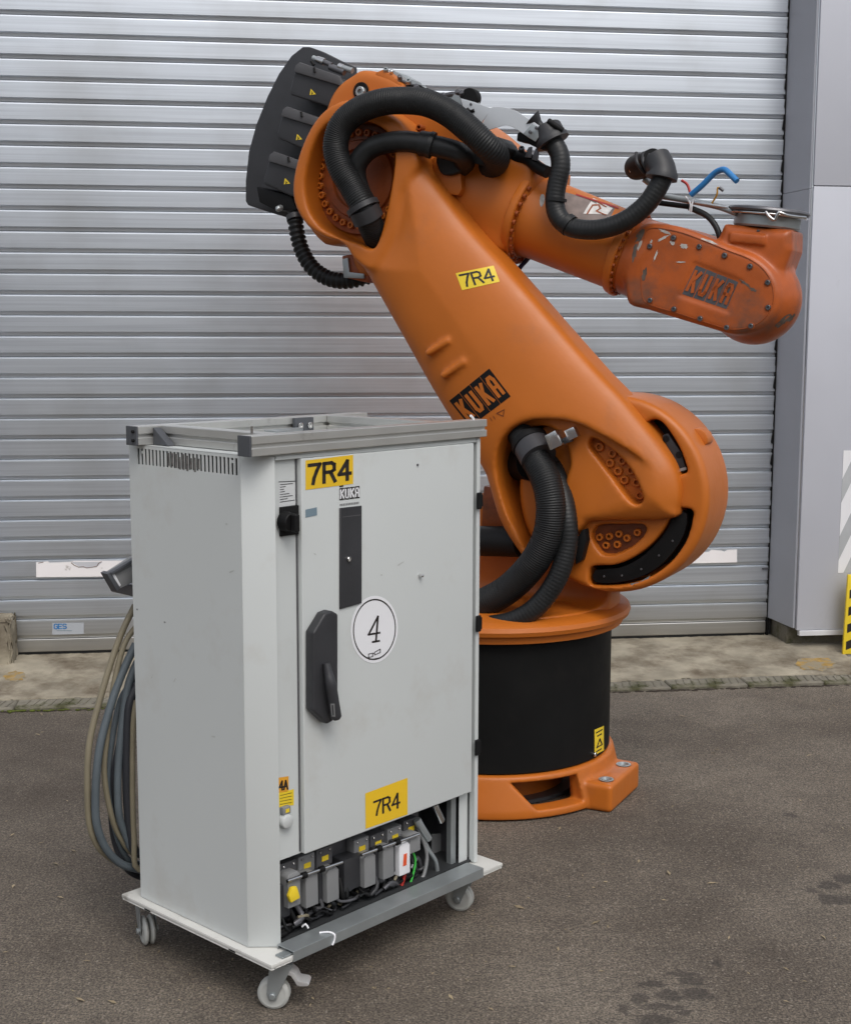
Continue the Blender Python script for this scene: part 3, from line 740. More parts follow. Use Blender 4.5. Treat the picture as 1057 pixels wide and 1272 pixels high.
# vents in the side wall
yb0, yt = ZB, ZC
va = CAB.rx(170, 556, 0); vb = CAB.rx(296, 568, 0); vy1, vy0 = va.y, vb.y
zt_ = .5 * (CAB.rx(172, 556, 0).z + CAB.rx(293, 570, 0).z); zb_ = .5 * (CAB.rx(172, 576, 0).z + CAB.rx(293, 591, 0).z)
bm = bmesh.new()
add_box(bm, 0, TH, CC, CD, ZB, zb_); add_box(bm, 0, TH, CC, CD, zt_, ZC)
ns = 27; sy = (vy1 - vy0) / ns
edges_ = [CC]
for i in range(ns):
    c_ = vy0 + (i + .5) * sy; edges_ += [c_ - sy * .31, c_ + sy * .31]
edges_.append(CD)
for a, b_ in zip(edges_[0::2], edges_[1::2]): add_box(bm, 0, TH, a, b_, zb_, zt_)
for i in (1, 25): c_ = vy0 + (i + .5) * sy; add_box(bm, .0002, TH - .0002, c_ - sy * .24, c_ + sy * .24, zt_ - .012, zt_ - .006)
SIDE = from_bm('side_wall', bm, M_CAB, CABR)
# grime where the vent has been rubbed
bm = bmesh.new()
for i in range(9, 18):
    c_ = vy0 + (i + 1) * sy; add_box(bm, -.0006, -.0001, c_ - sy * .27, c_ + sy * .25, zb_ + random.uniform(-.006, .008), zt_ - random.uniform(.002, .014))
from_bm('vent_grime', bm, mat('dark_grime', (.13, .125, .12), .8, var=.5, scale=60), CABR)
prism('corner_post', [(0, CC - .0005), (CC2, 0), (CC2 + .003, .012), (.003, CC - .0005)], ZB, ZC - .003, M_CAB, CABR, 'z', .0012, 2)
box('back_wall', (0.004, CW, CD - .003, CD - .0002, ZB, ZC - .004), M_CAB, CABR, 0)
box('side_wall', (CW - .003, CW, .02, CD - .004, ZB, ZC - .004), M_CAB, CABR, 0)
prism('top_plate', [(0, CC), (CC2, 0), (CW, 0), (CW, CD), (0, CD)], ZC - .003, ZC, M_CAB, CABR, 'z', .001, 1)
box('vent_shade_sheet', (.009, .012, CC + .01, CD - .01, zb_ - .05, ZC - .006), M_DRK, CABR, 0)  # near-black sheet added so the slots read as shaded interior
box('floor_plate', (.06, CW - .004, .012, CD - .006, ZB + .001, ZB + .006), M_DRK, CABR, 0)
xs0, xs1 = Cf(345.5, 800)[0], Cf(371, 800, .012)[0]
zst = .5 * (Cf(346, 1069, .012)[1] + Cf(368, 1062, .012)[1])
box('front_strip', (CC2 + .002, xs1 + .01, .012, .015, zst, ZC - .012), M_CAB, CABR, 0)
box('front_header', (CC2 + .0035, CW - .016, .0005, .014, ZC - .013, ZC - .0035), M_CAB, CABR, .001)
xd0 = Cf(376.5, 800, -.004)[0]; xd1 = .5 * (Cf(590, 560, -.004)[0] + Cf(584.5, 980, -.004)[0])
zdt = .5 * (Cf(379, 568.5, -.004)[1] + Cf(590, 551, -.004)[1]); zdb = .5 * (Cf(371, 1061, -.004)[1] + Cf(584.5, 987, -.004)[1])
print('door', xd0, xd1, zdb, zdt, 'strip', zst, 'vents', vy0, vy1, zb_, zt_)
DOOR = prism('door', [(xd0, zdb), (xd1, zdb), (xd1, zdt), (xd0, zdt)], -.004, .018, M_CAB, CABR, 'y', .003, 3)
bm = bmesh.new(); add_box(bm, CW - .014, CW, -.001, .02, ZB, ZC - .0035, bevel=.002)
from_bm('frame_post', bm, M_CAB, CABR)
box('inner_post', (CW - .075, CW - .055, .03, .05, ZB + .004, zdb + .1), M_STL, CABR, .002)
box('inner_plate', (CW - .052, CW - .018, .022, .025, ZB + .004, zdb + .1), M_CAB, CABR, .001)
box('door_gap', (xd0 - .005, xd0 - .0015, .0095, .0118, zdb + .005, ZC - .014), M_DST, CABR, 0)
for v in (623, 776, 930):
    zc_ = Cf(588, v, -.008)[1]; xh = CW - .018
    h = box('hinge', (xh - .004, xh + .013, -.013, -.0045, zc_ - .022, zc_ + .022), M_BLK, CABR, .002)
    box('hinge_pin', (xh + .0135, xh + .017, -.012, -.003, zc_ - .016, zc_ + .016), M_BLK, h, .001)
# interior behind the opening
box('inner_panel', (.012, CW - .08, .20, .203, ZB + .004, zdb + .12), M_DRK, CABR, 0)
box('inner_ceiling', (.06, CW - .02, .022, .2, zdb + .125, zdb + .128), M_DRK, CABR, 0)
box('inner_cheek', (CW - .02, CW - .0175, .03, .2, ZB + .004, zdb + .12), M_DST, CABR, 0)
box('inner_cheek', (.010, .0115, .06, .2, ZB + .004, zdb + .12), M_DRK, CABR, 0)
# plug panel: a tilted row of heavy connectors
def Fp(u, v, y): q = CAB.ry(u, v, y); return q
bar_a = Fp(346, 1082, .05); bar_b = Fp(520, 1022, .05)
zrow = .5 * (bar_a.z + bar_b.z)
print('row', bar_a, bar_b)
for k in range(26):
    x = .07 + k * .019; y_ = random.uniform(.02, .06); z_ = ZB + random.uniform(.012, .05)
    tube('cable', [(x, y_, z_), (x + .03, y_ + random.uniform(-.01, .02), z_ + random.uniform(-.005, .02)), (x + .06, y_ + random.uniform(0, .03), ZB + .012), (x + .1, y_ + .04, ZB + .02)], random.choice((.003, .004, .006)), (M_BLK, M_DST, M_RUB, M_TAN, M_BLK, M_PLA)[k % 6], CABR, sides=8, step=.012)
prism('plug_plate', [(.02, zrow - .045), (CW - .16, zrow - .045), (CW - .16, zrow + .06), (.02, zrow + .06)], .075, .079, M_DST, CABR, 'y', .001)
px_hood = [(352, 1106), (376, 1105), (404, 1092), (432, 1094), (456, 1080), (479, 1070), (500, 1066), (514, 1050)]
plug_lid = [(355, 1080), (378, 1071), (400, 1062), (446, 1050), (466, 1044), (487, 1036), (507, 1026)]
for i, (u, v) in enumerate(plug_lid):
    q = Fp(u, v, .055); w = .027
    b_ = prism('plug_base', [(q.x - w, q.z - .026), (q.x + w, q.z - .026), (q.x + w, q.z + .022), (q.x - w, q.z + .022)], .045, .074, M_GRYP if i % 2 else M_PLL, CABR, 'y', .004)
    prism('yellow_tag', [(q.x - .010, q.z - .012), (q.x + .012, q.z - .012), (q.x + .012, q.z + .001), (q.x - .010, q.z + .001)], .0438, .0448, M_YEL2, b_, 'y', 0, 1, False)
    bolt(b_, (q.x - .016, .0445, q.z + .014), (0, -1, 0), .003, .003, M_CHR, 'screw'); bolt(b_, (q.x + .016, .0445, q.z + .014), (0, -1, 0), .003, .003, M_CHR, 'screw')
hoods = [(363, 1104, M_GRYP), (385, 1104, M_GRYP), (411, 1098, M_GRYP), (457, 1080, M_GRYP), (480, 1070, M_GRYP), (500, 1066, M_WHT), (513, 1046, M_GRYP)]
for i, (u, v, m_) in enumerate(hoods):
    q = Fp(u, v, .02); w = .0215; hh = .043 if i < 6 else .026
    bm = bmesh.new()
    add_prism(bm, [(q.x - w * .9, q.z - hh), (q.x + w, q.z - hh), (q.x + w * .95, q.z + hh * .8), (q.x + w * .6, q.z + hh), (q.x - w * .6, q.z + hh), (q.x - w * .95, q.z + hh * .8)], .012, .065, 'y', .003, 2)
    b_ = from_bm('connector_hood', bm, m_, CABR, True, 40)
    if i == 5: prism('red_print', [(q.x - .007, q.z - .018), (q.x + .006, q.z - .018), (q.x + .008, q.z + .014), (q.x - .004, q.z + .014)], .0108, .0118, M_REDL, b_, 'y', 0, 1, False)
for (ua, va_, ub, vb_) in ((344, 1112, 352, 1060), (373, 1112, 388, 1060), (396, 1105, 404, 1060), (424, 1095, 447, 1050), (466, 1080, 473, 1045), (489, 1070, 494, 1040)):
    a = Fp(ua, va_ + 6, .04); b2 = Fp(ub, vb_, .04); xm = (a.x + b2.x) / 2; w = .022 if ua != 424 else .034
    prism('connector_body', [(xm - w, zrow - .105), (xm + w, zrow - .105), (xm + w, zrow - .02), (xm - w, zrow - .02)], .028, .074, M_PLA, CABR, 'y', .004)
for (ua, va_, ub, vb_) in ((357, 1094.5, 425, 1071), (449, 1062, 520, 1036.5)):
    a = Fp(ua, va_, .005); b2 = Fp(ub, vb_, .005); tube('locking_bar', [a, (a + b2) / 2, b2], .0042, M_CHR, CABR, sides=10, step=.03)
    for k in (.3, .62):
        c_ = a.lerp(b2, k); tube('bar_clip', [c_ + Vector((-.006, 0, 0)), c_, c_ + Vector((.006, 0, 0))], .0085, M_BLK, CABR, sides=10, step=.01)
for k in range(34):                       # clutter of black cables under the plugs
    x = .05 + k * .015; z0 = zrow - .07
    pth = [(x, .045, z0), (x + random.uniform(-.01, .02), random.uniform(.02, .05), z0 - .045), (x + random.uniform(-.02, .05), random.uniform(.015, .07), ZB + random.uniform(.015, .04)), (x + random.uniform(.03, .12), random.uniform(.03, .1), ZB + random.uniform(.012, .03))]
    tube('cable', pth, random.choice((.004, .0055, .0075)), (M_DST, M_BLK, M_RUB, M_PLA, M_BLK)[k % 5], CABR, sides=8, step=.012)
for (m_, pts, r) in ((M_GRN, [(512, 1056), (516, 1070), (512, 1090), (507, 1104)], .0032), (M_RED, [(502, 1070), (503, 1084), (499, 1100)], .005),
                     (M_STL, [(524, 1038), (532, 1055), (541, 1070), (544, 1090)], .006), (M_GRYP, [(520, 1030), (530, 1060), (527, 1085), (520, 1097)], .005), (M_STL, [(541, 1002), (546, 1012), (549, 1019)], .008)):
    tube('cable', [Fp(u, v, .03 + .0 * i) for i, (u, v) in enumerate(pts)], r, m_, CABR, sides=10, step=.008)
q = Fp(528, 1030, .02); tube('metal_gland', [Fp(518, 1018, .03), Fp(524, 1029, .025), Fp(532, 1042, .025)], .0105, M_STL, CABR, sides=14, step=.01)
tube('metal_gland', [Fp(540, 1000, .03), Fp(544, 1010, .025), Fp(548, 1020, .025)], .0095, M_CHR, CABR, sides=14, step=.01)
pl = prism('socket_plate', [Fp(u, v, .12).xz[:] for u, v in ((536, 1036), (567, 1034), (567, 1066), (536, 1075))], .118, .122, M_GRYP, CABR, 'y', .001)
q = Fp(366, 1113, .0)
tg = bmesh.new()
add_prism(tg, [(q.x - .012, q.z - .014), (q.x + .018, q.z - .010), (q.x + .013, q.z + .006), (q.x + .008, q.z + .022), (q.x - .008, q.z + .024), (q.x - .018, q.z + .004)], -.002, .010, 'y', .004, 2)
from_bm('yellow_tag', tg, M_YEL2, CABR, True)
# handle
HD = prism('handle_plate', [Cf(u, v, -.006) for u, v in ((379.5, 784), (394, 760), (403, 756.5), (410.5, 761), (410.5, 880), (404, 893), (397, 897), (379.5, 880))], -.034, -.0045, M_PLA, CABR, 'y', .006, 3)
a, b_, c_ = CAB.ry(405.5, 824, -.042), CAB.ry(411, 850, -.054), CAB.ry(418, 893, -.052)
LV = tube('lever', [a, a.lerp(b_, .5), b_, b_.lerp(c_, .5), c_], lambda t: .0085 + .005 * min(1, t * 3) - (.004 if t > .97 else 0), M_PLA, HD, sides=14, step=.006)
sfl = Surf(LV, CAB); decal('lever_mark', sfl, [(410, 873), (416, 873), (417, 891), (412, 891)], M_GRYP, LV, .0006, quads([[(.2, .1), (.8, .1), (.8, .9), (.2, .9), (.2, .1)]], .1, .35))
# switch, rating plate and slots on the strip
q0 = CAB.ry(346, 630, .011); q1 = CAB.ry(371, 663, .011)
SW = prism('switch_plate', [(q0.x + .002, q1.z), (xs1 - .001, q1.z), (xs1 - .001, q0.z), (q0.x + .002, q0.z)], .004, .0115, M_BLK, CABR, 'y', .002)
kc = CAB.ry(359, 648, -.01)
lathe('switch_knob', [(0, .024), (.006, .024), (.012, .0225), (.024, .021), (.026, .019), (.026, 0)], (kc.x, .004, kc.z), (0, -1, 0), M_BLK, SW, 32)
box('knob_grip', (kc.x - .007, kc.x + .007, -.042, -.0225, kc.z - .022, kc.z + .020), M_BLK, SW, .003)
sst = Surf(bpy.data.objects['front_strip'], CAB); sdo = Surf(DOOR, CAB)
decal('rating_plate', sst, [(346.2, 599), (368, 597.5), (368, 627), (346.2, 630)], mat('white_rating_plate', (.60, .62, .63), .4, var=.02), CABR, .0006)
lines = [[(.08, .1 + .1 * k), (.08 + w, .1 + .1 * k - .01)] for k, w in enumerate((.7, .3, .2, .25, .5, .7, .4, .8))]
decal('rating_plate_print', sst, [(346.2, 599), (368, 597.5), (368, 627), (346.2, 630)], M_DST, CABR, .0012, quads(lines, .03, .7))
decal('slot_line', sst, [(346, 598), (369, 597), (369, 598), (346, 599)], M_DST, CABR, .0013)
decal('small_sticker', sst, [(345.8, 966), (358.5, 964), (358.5, 983), (345.8, 985)], mat('orange_label', (.72, .34, .03), .45), CABR, .0006)
decal('small_sticker_print', sst, [(346, 966), (358, 964.5), (358, 983), (346, 985)], M_INK, CABR, .0012, quads(word('4a', .08, .92, .25, .82), .11, .66))
decal('yellow_warning_label', sst, [(345.8, 985), (365, 980), (365, 1000), (345.8, 1003)], M_YEL2, CABR, .0006)
decal('yellow_label_print', sst, [(345.8, 985), (365, 980), (365, 1000), (345.8, 1003)], M_INK, CABR, .0012, quads([[(.1, .2 + .2 * k), (.85, .2 + .2 * k)] for k in range(4)], .03, 1))
kc = CAB.ry(356.5, 1020, .0)
SK = lathe('socket_cover', [(0, .018), (.010, .018), (.016, .0165), (.018, .013), (.018, 0)], (kc.x, .0115, kc.z), (0, -1, 0), mat('pale_grey_plastic', (.52, .54, .54), .45), CABR, 28)
prism('socket_lid', [(kc.x - .012, kc.z + .017), (kc.x + .012, kc.z + .017), (kc.x + .012, kc.z + .036), (kc.x - .012, kc.z + .036)], -.002, .0115, M_GRYP, CABR, 'y', .003)
prism('yellow_tag', [(kc.x - .005, kc.z + .022), (kc.x + .006, kc.z + .022), (kc.x + .006, kc.z + .031), (kc.x - .005, kc.z + .031)], -.0032, -.0022, M_YEL2, CABR, 'y', 0, 1, False)
# stickers on the door
s7 = [(379.5, 572), (438.5, 565), (438.5, 601), (379.5, 608.5)]
decal('number_sticker', sdo, s7, M_YEL, CABR); decal('number_sticker_print', sdo, s7, M_INK, CABR, .0014, quads(word('7R4', .07, .93, .18, .82, .38), .12, 1.62))
s7 = [(453.5, 985.5), (506, 966), (506, 1011.5), (454, 1029.5)]
decal('number_sticker', sdo, s7, M_YEL, CABR); decal('number_sticker_print', sdo, s7, M_INK, CABR, .0014, quads(word('7R4', .2, .8, .33, .72, .3), .055, 1.2))
lg = [(421.5, 606.5), (446.5, 603.5), (446.5, 618.5), (421.5, 621.5)]
decal('maker_logo', sdo, lg, M_INK, CABR, .0008, [[(k * .255, .0), (k * .255 + .235, 0), (k * .255 + .235, 1), (k * .255, 1)] for k in range(4)] + [[(0, -.2), (.2, -.22), (.2, -.1), (0, -.08)]])
decal('maker_logo_letters', sdo, lg, M_WHT, CABR, .0014, quads(word('KUKA', .055, .945, .16, .84, .75), .12, 1.7))
decal('maker_logo_line', sdo, [(422, 626), (446, 623), (446, 625.5), (422, 628.5)], M_GRYP, CABR, .001, [[(k / 12, 0), (k / 12 + .06, 0), (k / 12 + .06, 1), (k / 12, 1)] for k in range(12)])
bp_ = [(421.5, 631), (448.5, 628), (448.5, 749), (421.5, 756.5)]
prism('vent_cover', [Cf(*p_, -.005) for p_ in bp_], -.0085, -.0045, M_PLA, CABR, 'y', .001, 1)
kc = CAB.ry(433, 694.5, -.01); bolt(CABR, (kc.x, -.0088, kc.z), (0, -1, 0), .006, .006, M_CHR, 'lock', True)
decal('vent_cover_edge', Surf(bpy.data.objects['vent_cover'], CAB), [(422, 642), (448, 639), (448, 640.2), (422, 643.2)], M_PLL, CABR, .0006)
decal('grey_label', sdo, [(379.5, 633), (393.5, 630), (393.8, 640), (379.5, 643)], M_LBL, CABR)
rs = [(435, 742), (494, 738), (494, 821), (436, 826)]
decal('round_sticker', sdo, rs, M_WHT, CABR, .0008, disc_polys(.5, .5, .5, .5, 40))
decal('round_sticker_ring', sdo, rs, M_INK, CABR, .0014, disc_polys(.5, .5, .455, .455, 48, .955))
decal('round_sticker_print', sdo, rs, M_INK, CABR, .0015, quads([[(.53, .68), (.575, .31), (.375, .57), (.61, .555)], [(.46, .685), (.60, .675)]], .028, .72) + quads([[(.37, .86), (.46, .85), (.46, .9), (.37, .91), (.37, .86)], [(.5, .84), (.62, .80), (.62, .85), (.5, .88), (.5, .84)], [(.46, .86), (.5, .85)]], .012, .72) + quads([[(.38, .945), (.6, .925)]], .006, .72))
kc = CAB.ry(523, 715, -.01); bolt(CABR, (kc.x, -.0042, kc.z), (0, -1, 0), .0045, .012, M_CHR, 'screw', False)
kc = CAB.ry(520.5, 577.5, -.01); bolt(CABR, (kc.x, -.0042, kc.z), (0, -1, 0), .0028, .003, M_DST, 'screw', False)

M_SMU = mat('faint_smudge', (.46, .48, .47), .5, var=.05, scale=40)
def smudge(surf, u, v, ru, rv, rot_, seed, m_=None):
    r_ = np.random.default_rng(seed); n = 14; h0 = surf.hit(u, v, .0005); P = []
    for i in range(n):
        a = 2 * math.pi * i / n; k = r_.uniform(.5, 1.1); x, y = ru * k * math.cos(a), rv * k * math.sin(a)
        P.append(surf.hit(u + x * math.cos(rot_) - y * math.sin(rot_), v + x * math.sin(rot_) + y * math.cos(rot_), .0005))
    if h0 is None or any(p is None for p in P): return
    pyd('paint_scuff', [h0] + P, [(0, i + 1, (i + 1) % n + 1) for i in range(n)], m_ or M_SMU, CABR)
ssd = Surf(SIDE, CAB); r2_ = np.random.default_rng(11)
for k in range(5):
    smudge(ssd, r2_.uniform(175, 290), r2_.uniform(620, 1060), r2_.uniform(1, 6), r2_.uniform(.5, 1.6), r2_.uniform(-1.6, 1.6), k)
for k in range(4):
    smudge(sdo, r2_.uniform(385, 575), r2_.uniform(620, 960), r2_.uniform(1, 7), r2_.uniform(.4, 1.2), r2_.uniform(-.8, .8), 40 + k)
for u, v in ((171, 757), (205, 773), (327, 646)):
    smudge(ssd if u < 300 else sdo, u, v, 1.6, 1.2, .3, int(u), M_GRYP)
# ------------------------------------------------------------------ aluminium profile frame on the cabinet
AF = tag(empty('aluminium_frame', CAB), 'rectangular aluminium profile frame lying on top of the grey cabinet', 'metal frame')
PZ = ZC + .0015; PH = .046
def profile(name, x0, x1, y0, y1, along, root, z=PZ, h=PH):
    """slotted aluminium profile: two bars each side of a recessed slot"""
    bm = bmesh.new(); g = .0075
    if along == 'x':
        add_box(bm, x0, x1, y0, y1, z, z + h * .40, bevel=.0015); add_box(bm, x0, x1, y0, y1, z + h * .58, z + h, bevel=.0015)
        add_box(bm, x0 + .001, x1 - .001, y0 + g, y1 - g, z + h * .39, z + h * .59)
    else:
        add_box(bm, x0, x1, y0, y1, z, z + h * .40, bevel=.0015); add_box(bm, x0, x1, y0, y1, z + h * .58, z + h, bevel=.0015)
        add_box(bm, x0 + g, x1 - g, y0 + .001, y1 - .001, z + h * .39, z + h * .59)
    return from_bm(name, bm, M_ALU, root)
fx0 = CAB.ry(313, 550, -.012).x; fx1 = CAB.ry(605, 533, -.012).x
print('frame', fx0, fx1)
pfr = profile('front_profile', fx0, fx1, -.012, .030, 'x', AF)
box('end_cap', (fx0 - .006, fx0 - .0005, -.013, .031, PZ - .0005, PZ + PH + .0005), M_ENDC, pfr, .001)
ry0 = CD - .07; rx0 = CAB.ry(172, 536, ry0).x
prr = profile('rear_profile', rx0, fx1 - .02, ry0, ry0 + .042, 'x', AF)
box('end_cap', (rx0 - .006, rx0 - .0005, ry0 - .001, ry0 + .043, PZ - .0005, PZ + PH + .0005), M_ENDC, prr, .001)
for dz in (.012, .034): bolt(prr, (rx0 - .006, ry0 + .01, PZ + dz), (-1, 0, 0), .004, .006, M_BLK, 'plug', False)
lx = CAB.ry(200, 536, ry0 - .002).x
profile('cross_profile', lx, lx + .042, .031, ry0 - .001, 'y', AF)
profile('cross_profile', fx1 - .18, fx1 - .138, .031, ry0 - .001, 'y', AF)
gx = lx - .001
prism('corner_bracket', [(ry0 - .002, PZ), (ry0 - .062, PZ), (ry0 - .056, PZ + .006), (ry0 - .006, PZ + .040), (ry0 - .002, PZ + .042)], gx - .022, gx - .0005, M_ENDC, AF, 'x', .001, 1)
q = CAB.ry(384, 523, ry0 - .03)
BK = prism('corner_bracket', [(q.x - .034, PZ + .004), (q.x + .034, PZ + .004), (q.x + .034, PZ + PH - .002), (q.x - .034, PZ + PH - .002)], ry0 - .012, ry0 - .001, M_ENDC, AF, 'y', .002)
for dx_ in (-.017, .017): bolt(BK, (q.x + dx_, ry0 - .013, PZ + PH * .5), (0, -1, 0), .009, .005, M_CHR)
q = CAB.ry(352, 520, ry0 - .05); prism('metal_strip', [(q.x - .06, ry0 - .1), (q.x + .07, ry0 - .05), (q.x + .08, ry0 - .02), (q.x - .05, ry0 - .03)], PZ + .012, PZ + .02, M_STL, AF, 'z', .002)
q = CAB.ry(313, 528, .015); tube('screw', [(q.x, .015, PZ + PH), (q.x, .015, PZ + PH + .008), (q.x, .015, PZ + PH + .02)], .003, M_CHR, AF, sides=8, step=.01)
q = CAB.ry(590, 520, .0); tube('screw', [(q.x, .005, PZ + PH), (q.x - .005, .005, PZ + PH + .006), (q.x - .012, .005, PZ + PH + .011)], .0035, M_WHT, AF, sides=8, step=.01)

# ------------------------------------------------------------------ dolly
DO = tag(empty('wheeled_dolly', CAB), 'low white steel dolly on four casters under the grey cabinet', 'dolly')
EX, EY = .0225, .0542; dx0, dx1, dy0, dy1 = -EX, CW + .045, -EY, CD + EY; DZ0, DZ1 = .134, .150
bm = bmesh.new(); w = .055
add_prism(bm, [(dx0, dy0), (dx1, dy0), (dx1, dy1), (dx0, dy1)], DZ1 - .010, DZ1, 'z', .003, 2)
from_bm('deck', bm, M_DOL, DO, True)
box('side_rail', (dx0 + .0005, dx0 + .012, dy0 + .0005, dy1 - .0005, DZ0, DZ1 - .0102), M_DOL, DO, .003)
box('side_rail', (dx1 - .012, dx1 - .0005, dy0 + .0005, dy1 - .0005, DZ0, DZ1 - .0102), M_DOL, DO, .003)
box('front_rail', (dx0 + .0125, dx1 - .0125, dy0 + .001, dy0 + .012, DZ0 + .001, DZ1 - .0102), M_DOL, DO)
box('rear_rail', (dx0 + .0125, dx1 - .0125, dy1 - .012, dy1 - .001, DZ0 + .001, DZ1 - .0102), M_DOL, DO)
for v_, u_ in ((1124.5, 183), (1177.5, 288)):
    q = CAB.rx(u_, v_, dx0 - .001); box('rail_slot', (dx0 - .0006, dx0 - .0001, q.y - .012, q.y + .012, DZ0 + .004, DZ0 + .0075), M_BLK, DO, 0)
def caster(x, y, turn, brake=False, r=.039):
    M = Matrix.Translation((x, y, 0)) @ Matrix.Rotation(turn, 4, 'Z')
    root = bpy.data.objects.new('caster', None); S.collection.objects.link(root); root.parent = DO; root.matrix_local = M
    off = .022
    for s in (-.0165, .0015):
        lathe('wheel', [(0, .008), (0, .018), (.002, .026), (.001, r * .8), (.004, r * .95), (.0075, r), (.011, r * .95), (.014, r * .8), (.013, .026), (.015, .018), (.015, .008)], (off, s, r), (0, 1, 0), M_WHEEL, root, 40)
    bm = bmesh.new()
    for s in (-.0225, .0195):
        add_prism(bm, [(-.026, DZ1 - .034), (.028, DZ1 - .034), (off + .014, r + .004), (off + .008, r - .012), (off - .008, r - .012), (off - .014, r + .004)], s, s + .003, 'y', .001, 1)
    add_box(bm, -.026, .028, -.0225, .0225, DZ1 - .0335, DZ1 - .030)
    f = from_bm('fork', bm, M_STL, root)
    lathe('swivel', [(0, .026), (.006, .028), (.010, .024), (.016, .02)], (0, 0, DZ1 - .029), (0, 0, 1), M_STL, root, 24)
    bolt(root, (off, -.0228, r), (0, -1, 0), .008, .006, M_STL, 'axle_nut', False); bolt(root, (off, .0228, r), (0, 1, 0), .008, .006, M_STL, 'axle_nut', False)
    if brake:
        bm = bmesh.new(); P = cr([(-.045, r + .035), (-.015, r + .055), (.02, r + .045), (.035, r + .02)], 4)
        for s0, s1 in ((-.020, .020),):
            top = [(-.006, r + .064), (-.022, r + .064), (-.034, r + .054), (-.040, r + .040), (-.060, r + .037), (-.066, r + .031), (-.062, r + .027), (-.038, r + .026), (-.030, r + .040), (-.022, r + .052), (-.006, r + .054)]
            add_prism(bm, top, s0, s1, 'y', .0015, 2)
        from_bm('brake_pedal', bm, mat('plated_steel', (.60, .60, .60), .3, metal=.45, var=.08), root, True)
    return root
def caster_at(q, turn, brake=False):
    t = math.radians(turn); return caster(q.x - .022 * math.cos(t), q.y - .022 * math.sin(t), t, brake)
caster_at(CAB.rz(341, 1251, 0), 128, True)
caster_at(CAB.rz(184, 1172, 0), 248)
caster_at(CAB.rz(571, 1130, 0), 112)
caster(CW - .02, CD - .02, math.radians(30))
# steel channel lying along the dolly's front
yf = -.058; xa, xb, zz = .0425, .7312, .1625
CH = tag(empty('steel_channel', CAB), 'grey steel channel lying along the dolly front below the cabinet door', 'metal channel')
bm = bmesh.new(); t_ = .0025; zl = DZ1 + .001; zf = .1365; yk = .0
add_prism(bm, [(yf, zf), (yf + t_, zf), (yf + t_, zz - t_), (yk - t_, zz - t_), (yk - t_, zl), (yk, zl), (yk, zz), (yf, zz)], xa, xb, 'x', .0005, 1)
from_bm('channel_body', bm, M_STL, CH)
q = CAB.ry(412, 1160, yf - .002)
tube('cable_tie', [(q.x - .030, yk + .012, zz + .010), (q.x - .026, yk + .004, zz + .018), (q.x - .022, yk - .001, zz + .008)], .0025, M_WHT, CH, sides=8, step=.006)
tube('cable_tie', [(q.x - .012, yk - .030, zz + .0018), (q.x + .004, yf + .012, zz + .003), (q.x + .010, yf - .002, zz - .001), (q.x + .008, yf - .0025, zf + .010), (q.x + .002, yf - .002, zf + .001)], .0026, M_WHT, CH, sides=8, step=.006)
bracket_q = CAB.ry(362, 1188, -.045)
box('steel_foot', (xa - .028, xa + .03, yf + .008, yf + .034, DZ1 + .0008, DZ1 + .005), M_STL, CH, .001)

# ------------------------------------------------------------------ cables and bracket behind the cabinet
CBG = 'cables looped behind the cabinet'
def loop(pts, y, r, m_, label):
    P = [CAB.ry(u, v, CD + y) for u, v in pts]
    o = tube('cable', P, r, m_, None, sides=10, step=.02); o.matrix_world = CAB.M
    tag(o, label, 'cable', CBG)
lp = [
 ([(168, 752), (150, 790), (130, 850), (112, 920), (109, 980), (113, 1030), (130, 1060), (170, 1080), (230, 1080), (260, 1000), (230, 850), (172, 752)], .11, .0085, M_TAN, 'outermost tan cable bulging furthest left behind the cabinet'),
 ([(170, 778), (155, 800), (142, 850), (134, 910), (130, 960), (138, 1010), (150, 1040), (172, 1062), (230, 1050), (250, 950), (220, 850)], .10, .0075, M_TAN, 'thin tan cable just inside the outermost loop'),
 ([(169, 800), (155, 830), (140, 870), (124, 930), (119, 990), (122, 1030), (138, 1062), (165, 1078), (210, 1075), (240, 980), (215, 860)], .09, .0105, M_GCB, 'thick blue grey cable left of the other grey loops'),
 ([(171, 822), (160, 850), (152, 900), (147, 960), (148, 1010), (158, 1040), (171, 1058), (220, 1040), (240, 940), (210, 860)], .085, .010, M_GCB, 'blue grey cable nearest to the cabinet edge'),
 ([(170, 840), (150, 870), (138, 930), (134, 975), (141, 1020), (152, 1055), (170, 1072), (220, 1060), (240, 960), (210, 860)], .12, .008, M_GCB, 'blue grey cable between the two thick grey loops'),
 ([(172, 850), (160, 880), (158, 960), (160, 1010), (164, 1040), (172, 1060), (210, 1050), (230, 960), (205, 870)], .075, .012, M_DCB, 'dark cable hanging between the grey loops and the cabinet'),
 ([(170, 870), (166, 900), (165, 980), (167, 1040), (172, 1080), (215, 1060), (232, 960), (205, 870)], .06, .0075, M_TAN, 'tan cable running straight down against the cabinet edge'),
 ([(160, 880), (142, 960), (140, 1020), (148, 1058), (168, 1086), (215, 1085), (240, 980), (205, 850)], .13, .010, M_DCB, 'dark grey cable lowest in the bundle of loops'),
]
for a in lp: loop(*a)
box('cable_hook', (.04, .30, CD + .0, CD + .16, .93, .96), M_DST, CABR, .004)
MB = tag(empty('angled_bracket', CAB), 'dark grey metal bracket sticking out behind the cabinet above the cables', 'bracket')
yb = CD + .06
prism('bracket_arm', [CAB.ry(u, v, yb).xz[:] for u, v in ((136, 714), (170, 692), (190, 690), (190, 722), (171, 722), (146, 734))], yb + .006, yb + .028, M_GRYP, MB, 'y', .002)
prism('bracket_plate', [CAB.ry(u, v, yb).xz[:] for u, v in ((133.5, 713), (137.5, 710.5), (150, 730), (146, 734.5))], yb, yb + .03, M_ENDC, MB, 'y', .001)
